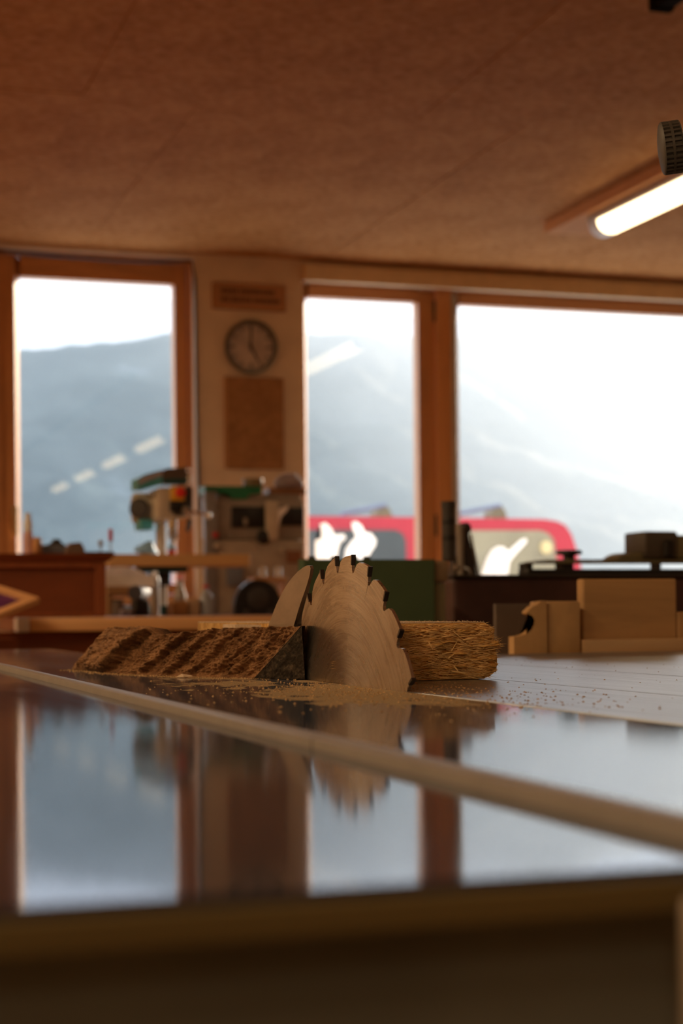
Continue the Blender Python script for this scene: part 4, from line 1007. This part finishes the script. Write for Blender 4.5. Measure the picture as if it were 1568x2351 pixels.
# feed lever with ball
p0, p1 = at(426, 1172, YD_ - .06), at(478, 1183, YD_ - .10)
MB().cyl(at(418, 1172, YD_ - .03), p0, .016).build('feed_hub', M['steel'], d, True)
MB().tube([p0, p1], .0055).build('feed_lever', M['chrome'], d, True)
MB().ball(p1, .013).build('lever_ball', M['chrome'], d, True)
MB().tube([p0, at(441, 1196, YD_ - .07)], .005).build('feed_lever', M['chrome'], d, True)
pb = at(433, 1206, YD_ - .07); MB().lathe([(0, -.026), (.007, -.022), (.0095, -.008), (.0095, .010), (.006, .022), (0, .025)], pb, (.15, 0, 1)).build('lever_grip', M['black'], d, True)
MB().tube([at(436, 1196, YD_ - .07), at(441, 1196, YD_ - .07)], .004).build('grip_stem', M['black'], d, True)
# plank lying on the drill table
q = rect(250, 1272, 575, 1297, YD_ - .10)
tag(MB().box(q[0], q[1], YD_ - .10, YD_ + .085, TTZ + .0006, q[3], .003, seg=2).build('plank', wood('plank_pine', (.58, .34, .13), .5, (.1, 1, 1), .16, 12)), 'long light wooden plank lying across the drill press table', 'plank')
PZ = q[3] + .0005
p = at(340, 1243, YD_ - .02)
t = thing('blue_plastic_bag', (p.x, YD_, PZ), 'pale blue crumpled plastic on the plank left of the drill column', 'bag')
V = []; F = []
bm_ = MB(); bm_.lathe([(.050, 0), (.046, .012), (.030, .030), (.014, .048), (0, .056)], (p.x - .006, YD_ - .02, PZ), (.35, 0, 1), 18)
for v in bm_.bm.verts: v.co += Vector((fbm(v.co.x * 60, v.co.z * 60, 1), fbm(v.co.z * 60, v.co.x * 50, 4), 0)) * .007; v.co.z = max(v.co.z, PZ)
bm_.build('crumpled_sheet', M['blue_plastic'], t, True)
p = at(394, 1256, YD_ - .06)
t = thing('marker_can', (p.x, YD_ - .06, PZ), 'small blue and red tin on the plank under the drill chuck', 'tin')
MB().lathe([(.014, 0), (.015, .002), (.015, .016)], (p.x, YD_ - .06, PZ)).build('tin_body', M['red'], t, True)
MB().lathe([(.0152, .0162), (.0152, .030), (.012, .034), (0, .034)], (p.x, YD_ - .06, PZ)).build('tin_lid', M['blue_plastic'], t, True)

# ================================================================== GREY MACHINE UNDER THE CLOCK
YM = 6.9
g = thing('grey_bandsaw', (at(590, 1400, YM).x, YM + .1, BZ), 'grey-beige workshop machine with black panels below the wall plaque', 'machine')
def gx(name, r4, y0, y1, mat, bev=.006, zb=None, label=None): return bx(name, r4, y0, y1, mat, bev, g, True, zb, label)
gx('lower_body', (497, 1240, 702, 1406), YM + .03, YM + .16, M['beige_paint'], .01, BZ)
gx('upper_body', (476, 1142, 700, 1239), YM + .06, YM + .16, M['grey_paint'], .01)
gx('left_column', (472, 1128, 500, 1400), YM + .02, YM + .058, plain('column_grey', (.22, .20, .19), .5), .004, BZ)
gx('black_panel', (532, 1163, 613, 1212), YM + .05, YM + .0595, M['black'], .003)
gx('black_panel', (647, 1165, 698, 1207), YM + .05, YM + .0595, M['black'], .003)
gx('upright_arm', (613, 1150, 640, 1240), YM + .01, YM + .049, M['cream'], .006)
pc_ = [(636, 1172), (664, 1160), (662, 1170), (646, 1188), (640, 1215), (634, 1215)]
MB().prism([Vector((at(x, y, YM).x, YM + .012, at(x, y, YM).z)) for x, y in pc_], (0, .03, 0)).build('white_lever', M['paper'], g)
p = at(608, 1233, YM - .01)
MB().lathe([(.02, 0), (.026, .004), (.03, .016), (.022, .02), (0, .02)], (p.x, YM + .0295, p.z), (0, -1, 0)).build('black_knob', M['black'], g, True)
p = at(570, 1196, YM); MB().box(p.x - .008, p.x + .008, YM + .042, YM + .0495, p.z - .016, p.z + .016, .002).build('panel_switch', M['grey_paint'], g)
pc_ = [(470, 1115), (601, 1117), (601, 1132), (574, 1135), (566, 1146), (533, 1146), (527, 1136), (470, 1134)]
q = [at(x, y, YM + .05) for x, y in pc_]
gs = MB().prism([Vector((p.x, YM + .05, p.z)) for p in q], (0, .11, 0)).build('green_cover', M['green'], g)
gx('cover_support', (505, 1134, 690, 1142), YM + .065, YM + .16, M['grey_paint'], .002)
for px, py, r in ((500, 1252, .012), (497, 1228, .013), (650, 1262, .012)):
    p = at(px, py, YM); MB().lathe([(r, 0), (r, .006), (r * .5, .012), (0, .012)], (p.x, (YM + .0195) if px < 510 else YM + .0295, p.z), (0, -1, 0)).build('screw_knob', M['red'] if py == 1228 else M['cream'], g, True)
gx('cable_box', (524, 1300, 560, 1345), YM - .005, YM + .0295, M['bluegrey'], .004)
gx('brown_panel', (659, 1264, 692, 1292), YM + .02, YM + .0298, plain('brown_panel', (.24, .10, .04), .5), .002)
# things on top of it
q = rect(618, 1120, 703, 1141, YM + .08)
zt2 = rect(505, 1134, 690, 1142, YM + .065)[3] + .0006
tag(MB().box(q[0], q[1], YM + .08, YM + .18, zt2, q[3], .004, seg=2).build('brown_box', plain('brown_box', (.25, .11, .045), .55)), 'flat brown box on the grey machine beside the middle window', 'box')
p = at(664, 1095, YM + .12); zt3 = q[3] + .0006
bm_ = MB(); bm_.lathe([(.052, 0), (.064, .012), (.062, .03), (.048, .05), (.03, .062), (0, .066)], (p.x, YM + .125, zt3), (0, 0, 1), 26)
for v in bm_.bm.verts: v.co += Vector((fbm(v.co.x * 45, v.co.z * 45, v.co.y * 30), .3 * fbm(v.co.z * 40, v.co.x * 40, 4), .5 * fbm(v.co.x * 40, v.co.y * 40, 7))) * .012; v.co.z = max(v.co.z, zt3)
tag(bm_.build('cloth_bundle', plain('cloth_grey', (.30, .24, .25), .8), None, True), 'crumpled grey-mauve cloth bundle on the brown box', 'cloth')
q = rect(556, 1092, 601, 1116, YM + .12); zt4 = at(570, 1116.5, YM + .05).z + .0025
t = thing('olive_roll', ((q[0] + q[1]) / 2, YM + .10, zt4), 'olive brown tape roll lying on the green cover', 'roll')
r_r = (q[1] - q[0]) / 2
MB().lathe([(r_r * .55, 0), (r_r * .98, .001), (r_r, .004), (r_r, .030), (r_r * .98, .033), (r_r * .55, .034)], ((q[0] + q[1]) / 2, YM + .10, zt4)).build('tape', plain('olive_tape', (.17, .12, .045), .5), t, True)
# two small jars on a little rack in front of the machine
YJ = 6.2
q = rect(585, 1325, 660, 1334, YJ)
rk_ = thing('jar_rack', ((q[0] + q[1]) / 2, YJ + .05, BZ), 'small wooden rack behind the black dome guard holding glass jars', 'rack')
MB().box(q[0], q[1], YJ, YJ + .1, q[2], q[3], .002).build('rack_board', M['pine_h'], rk_)
for x in (q[0], q[1] - .012): MB().box(x, x + .012, YJ + .005, YJ + .095, BZ, q[2] - .0004, .001).build('side', M['pine'], rk_)
for px, tp_, lab in ((603, 1301, 'left'), (639, 1300, 'right')):
    p = at(px, tp_, YJ + .04); z0_ = q[3] + .0005
    t = thing('glass_jar', (p.x, YJ + .04, z0_), 'small shiny jar on the rack, %s of the two' % lab, 'jar')
    hh_ = p.z - z0_; MB().lathe([(.010, 0), (.0125, .002), (.0125, hh_ * .75), (.010, hh_ * .82)], (p.x, YJ + .04, z0_)).build('jar_body', M['chrome'], t, True)
    MB().lathe([(.0115, hh_ * .82), (.0115, hh_), (0, hh_)], (p.x, YJ + .04, z0_)).build('lid', M['cream'], t, True)

# ================================================================== ON THE WALL
cc = at(577, 796, YW - .02); cr = (at(637, 796, YW - .03).x - at(517, 796, YW - .03).x) / 2
ck = thing('wall_clock', (cc.x, YW - .03, cc.z), 'round wall clock with dark rim and black hands showing five o clock', 'clock')
MB().lathe([(cr * .97, 0), (cr, .006), (cr, .034), (cr * .97, .040), (cr * .90, .040), (cr * .86, .030), (cr * .86, .006)], (cc.x, YW - .0015, cc.z), (0, -1, 0), 56).build('rim', plain('rim_metal', (.16, .125, .095), .22, .9, .05), ck, True)
MB().lathe([(0, 0), (cr * .87, 0), (cr * .87, .008), (0, .008)], (cc.x, YW - .005, cc.z), (0, -1, 0), 48).build('dial', plain('dial', (.58, .48, .42), .5), ck)
yf_ = YW - .0145
for k in range(12):
    a = math.radians(30 * k); L0, L1, wd = (cr * .66, cr * .80, cr * .045) if k % 3 else (cr * .60, cr * .81, cr * .065)
    dr = Vector((math.sin(a), 0, math.cos(a))); sd_ = Vector((math.cos(a), 0, -math.sin(a))) * wd / 2; c0_ = Vector((cc.x, yf_, cc.z))
    MB().prism([c0_ + dr * L0 - sd_, c0_ + dr * L0 + sd_, c0_ + dr * L1 + sd_, c0_ + dr * L1 - sd_], (0, .0013, 0)).build('hour_mark', M['black'], ck)
for nm, a, L1, wd, yo in (('minute_hand', 0, .80, .065, .004), ('hour_hand', 152, .60, .085, .002)):
    a = math.radians(a); dr = Vector((math.sin(a), 0, math.cos(a))); sd_ = Vector((math.cos(a), 0, -math.sin(a))) * cr * wd / 2; c0_ = Vector((cc.x, yf_ - yo, cc.z))
    MB().prism([c0_ - dr * cr * .15 - sd_, c0_ - dr * cr * .15 + sd_, c0_ + dr * cr * L1 + sd_ * .7, c0_ + dr * cr * L1 - sd_ * .7], (0, .0012, 0)).build(nm, M['black'], ck)
MB().lathe([(cr * .06, 0), (cr * .06, .006), (0, .006)], (cc.x, yf_ + .0005, cc.z), (0, -1, 0), 16).build('centre_cap', M['black'], ck)
MB().lathe([(0, 0), (cr * .868, 0), (cr * .868, .002), (0, .002)], (cc.x, YW - .0285, cc.z), (0, -1, 0), 48).build('cover_glass', M['glass'], ck)
q = rect(489, 651, 656, 711, YW - .02)
ws = thing('wooden_sign', ((q[0] + q[1]) / 2, YW, q[2]), 'flat wooden sign with two carved dark rows above the clock', 'sign')
MB().box(q[0], q[1], YW - .022, YW - .001, q[2], q[3], .003).build('board', wood('sign_wood', (.46, .215, .085), .55, (.12, 1, 1), .25, 9), ws)
Mc = plain('carved_dark', (.12, .045, .018), .6, 0, .4, 60)
w_s, h_s = q[1] - q[0], q[3] - q[2]
for (u0_, u1_, v_) in ((.11, .80, .60), (.11, .86, .27)):
    x = q[0] + w_s * u0_
    while x < q[0] + w_s * u1_:
        l_ = random.uniform(.010, .026)
        MB().box(x, x + l_, YW - .0228, YW - .0219, q[2] + h_s * v_, q[2] + h_s * (v_ + .17), .0).build('carved_mark', Mc, ws)
        x += l_ + random.choice([.004, .004, .012])
q = rect(517, 866, 651, 1076, YW - .02)
wp = thing('wooden_plaque', ((q[0] + q[1]) / 2, YW, q[2]), 'tall plain chipboard plaque hanging below the clock', 'plaque')
def plaque_mat():
    m, N, L, b = new_mat('plaque_wood'); v = tex(N, L)
    f = noise(N, L, v, 26, 4, .6); L.new(ramp(N, L, f, [(.35, (.31, .14, .045)), (.65, (.43, .21, .075))]), b.inputs['Base Color'])
    b.inputs['Roughness'].default_value = .6; bump(N, L, b, f, .2, .002); return m
MB().box(q[0] + .012, q[1], YW - .024, YW - .001, q[2], q[3], .003).build('panel', plaque_mat(), wp)
MB().box(q[0], q[0] + .0115, YW - .026, YW - .001, q[2], q[3], .002).build('edge_strip', wood('strip_wood', (.52, .27, .11), .5, (1, 1, .12), .15, 9), wp)

# ================================================================== WHITE SHAPES ADDED FOR BRIGHT PATCHES AT THE VAN WINDOWS
YSi = YW - .05
def film_mat():
    m, N, L, b = new_mat('bright_patch_film'); t = N.new('ShaderNodeBsdfTranslucent'); t.inputs[0].default_value = (.98, .97, .96, 1)
    b.inputs['Base Color'].default_value = (.85, .83, .81, 1); mx = N.new('ShaderNodeMixShader'); mx.inputs[0].default_value = .92
    L.new(b.outputs[0], mx.inputs[1]); L.new(t.outputs[0], mx.inputs[2]); L.new(mx.outputs[0], N['Material Output'].inputs[0]); return m
M['milky'] = film_mat()
def patch_shape(poly, lab, Yd):
    q = [at(x, y, Yd) for x, y in poly]
    return tag(MB().prism([Vector((p.x, Yd, max(p.z, OB + .0008))) for p in q], (0, .006, 0)).build('bright_patch', M['milky']), lab, 'cut-out', 'white shapes added for bright patches')
patch_shape([(776, 1345), (790, 1290), (794, 1262), (806, 1244), (818, 1232), (809, 1212), (808, 1199), (818, 1197), (830, 1206), (838, 1222), (852, 1224), (864, 1240), (862, 1252), (850, 1270), (842, 1290), (834, 1345)], 'large white finned shape added for a bright patch in the middle window', YSi)
patch_shape([(722, 1345), (724, 1240), (738, 1236), (737, 1214), (734, 1203), (748, 1200), (760, 1212), (768, 1228), (790, 1226), (794, 1236), (780, 1248), (776, 1262), (764, 1345)], 'smaller pale finned shape added for a bright patch at the left of the middle window', YSi + .02)
patch_shape([(1092, 1360), (1104, 1320), (1118, 1282), (1130, 1262), (1144, 1254), (1158, 1256), (1166, 1266), (1198, 1238), (1208, 1236), (1210, 1244), (1184, 1272), (1170, 1290), (1166, 1320), (1166, 1360)], 'white thumb-like shape added for a bright patch in the large window', YSi)

# ================================================================== OUTSIDE
YV = 24.0
struct(MB().box(-400, 600, 9.2, 3200, -.4, -.02).build('ground', plain('snowy_ground', (.80, .80, .78), .9, 0, .05, .2)))
vx0, vx1 = at(690, 1250, YV).x, at(1325, 1250, YV).x
vzt = at(830, 1186, YV).z
van = thing('van', ((vx0 + vx1) / 2 - .8, YV + .9, 0), 'red van with roof fittings parked outside the windows', 'van')
M['van_red'] = plain('van_red', (.50, .020, .035), .25, 0, .05, 2)
pr = [(vx0 - 1.6, .45), (vx1 + .05, .45), (vx1 + .06, at(1325, 1300, YV).z), (at(1323, 1260, YV).x, at(1323, 1258, YV).z), (at(1312, 1228, YV).x, at(1312, 1226, YV).z), (at(1298, 1206, YV).x, at(1298, 1206, YV).z), (at(1280, 1196, YV).x, at(1280, 1197, YV).z), (at(1250, 1190, YV).x, at(1250, 1192, YV).z), (at(1000, 1187, YV).x, vzt), (vx0 - 1.2, vzt), (vx0 - 1.5, vzt - .25)]
MB().prism([(x, YV, z) for x, z in pr], (0, 1.8, 0)).build('body', M['van_red'], van)
M['van_glass'] = plain('van_glass', (.06, .065, .06), .12, 0, .1, 3)
def vwin(pts, nm='side_window', mat='van_glass', k=.03):
    MB().prism([Vector((at(x, y, YV).x, YV - k, at(x, y, YV).z)) for x, y in pts], (0, k - .0005, 0)).build(nm, M[mat], van)
vwin([(650, 1345), (650, 1216), (905, 1217), (922, 1224), (930, 1240), (933, 1345)])
M['van_glass_tan'] = plain('van_glass_tan', (.30, .24, .14), .15, 0, .25, 1.5)
vwin([(1010, 1345), (1010, 1218), (1238, 1218), (1256, 1224), (1270, 1240), (1284, 1345)], mat='van_glass_tan')
p = at(1251, 1257, YV); MB().lathe([(.10, 0), (.10, .03), (0, .04)], (p.x, YV - .031, p.z), (0, -1, 0)).build('fuel_cap', plain('cap_yellow', (.75, .55, .25), .4), van, True)
for a0_, a1_, ax_, bar in ((880, 915, 897, (800, 1176)), (1146, 1181, 1163, (1062, 1178))):
    pts = [(a0_, 1188), (a0_, 1174), (ax_ - 8, 1158), (ax_ + 4, 1154), (a1_ - 6, 1166), (a1_, 1175), (a1_, 1188)]
    MB().prism([Vector((at(x, y, YV).x, YV + .3, max(at(x, y, YV).z, vzt - .02))) for x, y in pts], (0, .3, 0)).build('roof_fitting', M['olive_tan'], van)
    MB().tube([Vector((at(x, y, YV).x, YV + .3, at(x, y, YV).z)) for x, y in ((ax_ + 4, 1157), bar)] + [Vector((at(bar[0] - 4, bar[1] + 4, YV).x, YV + .3, vzt - .01))], .035).build('roof_bar', plain('bar_blue', (.20, .24, .32), .4), van, True)
for x in (vx0 - .7, vx1 - .75):
    wh = MB().lathe([(.2, 0), (.33, .01), (.35, .05), (.35, .17), (.33, .2), (.2, .21)], (x, YV - .02, .35), (0, 1, 0), 32).build('wheel', M['black'], van, True)
    MB().lathe([(.2, 0), (.17, -.02), (0, -.02)], (x, YV - .02, .35), (0, 1, 0), 24).build('hub_cap', M['steel'], wh, True)

# mountain ridge beyond the valley
def ridge(name, pts, Yd, depth, seed, mat, zsc=1.0):
    """pts: skyline pixels; a rough slope falling towards the valley"""
    nx, nt = 150, 40; V, F = [], []
    x0_, x1_ = pts[0][0], pts[-1][0]
    for i in range(nx + 1):
        px = x0_ + (x1_ - x0_) * i / nx; py = lerp_list([(a, b) for a, b in pts], px)[0] if True else 0
        top = at(px, py, Yd); H_ = top.z
        H_ *= 1 + .018 * fbm(i * .35, seed, 0, 4)
        for j in range(nt + 1):
            t = j / nt; y = Yd - depth * (1 - t); x = top.x * (y / Yd) ** .6 if False else top.x
            z = H_ * (t ** 1.25) + (H_ * .05 * fbm(i * .22, t * 7, seed, 5) * math.sin(math.pi * min(1, t * 1.0)))
            V.append((x, y, max(z, -5)))
    for i in range(nx):
        for j in range(nt): F.append((i * (nt + 1) + j, (i + 1) * (nt + 1) + j, (i + 1) * (nt + 1) + j + 1, i * (nt + 1) + j + 1))
    # back slope
    b0 = len(V)
    for i in range(nx + 1): V.append((V[i * (nt + 1) + nt][0], Yd + depth * .8, -5))
    for i in range(nx): F.append((i * (nt + 1) + nt, (i + 1) * (nt + 1) + nt, b0 + i + 1, b0 + i))
    return struct(from_arrays(name, V, F, mat, None, True))
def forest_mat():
    m, N, L, b = new_mat('mountain_forest_glare'); v = tex(N, L, (1, .5, 1.6))
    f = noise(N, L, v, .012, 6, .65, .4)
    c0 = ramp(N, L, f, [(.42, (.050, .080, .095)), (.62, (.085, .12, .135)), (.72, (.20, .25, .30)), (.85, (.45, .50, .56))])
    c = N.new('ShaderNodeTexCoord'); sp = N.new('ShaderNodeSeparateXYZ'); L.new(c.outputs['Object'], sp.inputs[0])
    mr = N.new('ShaderNodeMapRange'); mr.interpolation_type = 'SMOOTHSTEP'; L.new(sp.outputs['X'], mr.inputs[0])      # sun glare put into the slope colour, paler towards the right
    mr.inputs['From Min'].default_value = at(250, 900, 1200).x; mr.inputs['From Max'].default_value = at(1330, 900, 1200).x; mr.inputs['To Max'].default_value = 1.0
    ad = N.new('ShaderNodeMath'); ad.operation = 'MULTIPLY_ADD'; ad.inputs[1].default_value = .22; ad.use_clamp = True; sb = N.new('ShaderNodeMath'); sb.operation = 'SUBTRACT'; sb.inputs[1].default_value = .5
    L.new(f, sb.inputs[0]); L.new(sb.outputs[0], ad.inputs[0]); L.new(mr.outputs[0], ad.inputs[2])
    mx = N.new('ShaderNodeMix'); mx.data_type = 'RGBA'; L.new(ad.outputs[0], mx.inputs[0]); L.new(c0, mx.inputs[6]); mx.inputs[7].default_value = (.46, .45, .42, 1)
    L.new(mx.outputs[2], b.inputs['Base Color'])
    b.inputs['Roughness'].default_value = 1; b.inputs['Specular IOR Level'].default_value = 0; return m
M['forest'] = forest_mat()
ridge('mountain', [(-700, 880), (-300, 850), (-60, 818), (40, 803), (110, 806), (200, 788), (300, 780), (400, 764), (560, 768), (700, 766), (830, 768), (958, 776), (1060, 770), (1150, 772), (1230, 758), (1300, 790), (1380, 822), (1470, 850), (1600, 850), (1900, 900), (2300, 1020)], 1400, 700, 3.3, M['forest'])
ridge('mountain_far', [(-700, 800), (-200, 745), (40, 700), (120, 690), (240, 705), (400, 690), (560, 672), (800, 700), (1000, 740), (1300, 730), (1568, 760), (1900, 800), (2300, 900)], 2600, 700, 8.1, plain('snow_mountain', (.80, .83, .88), 1, 0, .04, .004, 0))
# haze filling the valley
hz_m = bpy.data.materials.new('valley_haze'); hz_m.use_nodes = True; hn, hl = hz_m.node_tree.nodes, hz_m.node_tree.links
hn.remove(hn['Principled BSDF']); vs_ = hn.new('ShaderNodeVolumeScatter'); vs_.inputs['Color'].default_value = (.82, .93, 1, 1); vs_.inputs['Density'].default_value = .00031; vs_.inputs['Anisotropy'].default_value = .90
hl.new(vs_.outputs[0], hn['Material Output'].inputs['Volume'])
hz = MB().box(-900, 1900, 40, 1390, -1, 320).build('haze', hz_m); hz['kind'] = 'structure'
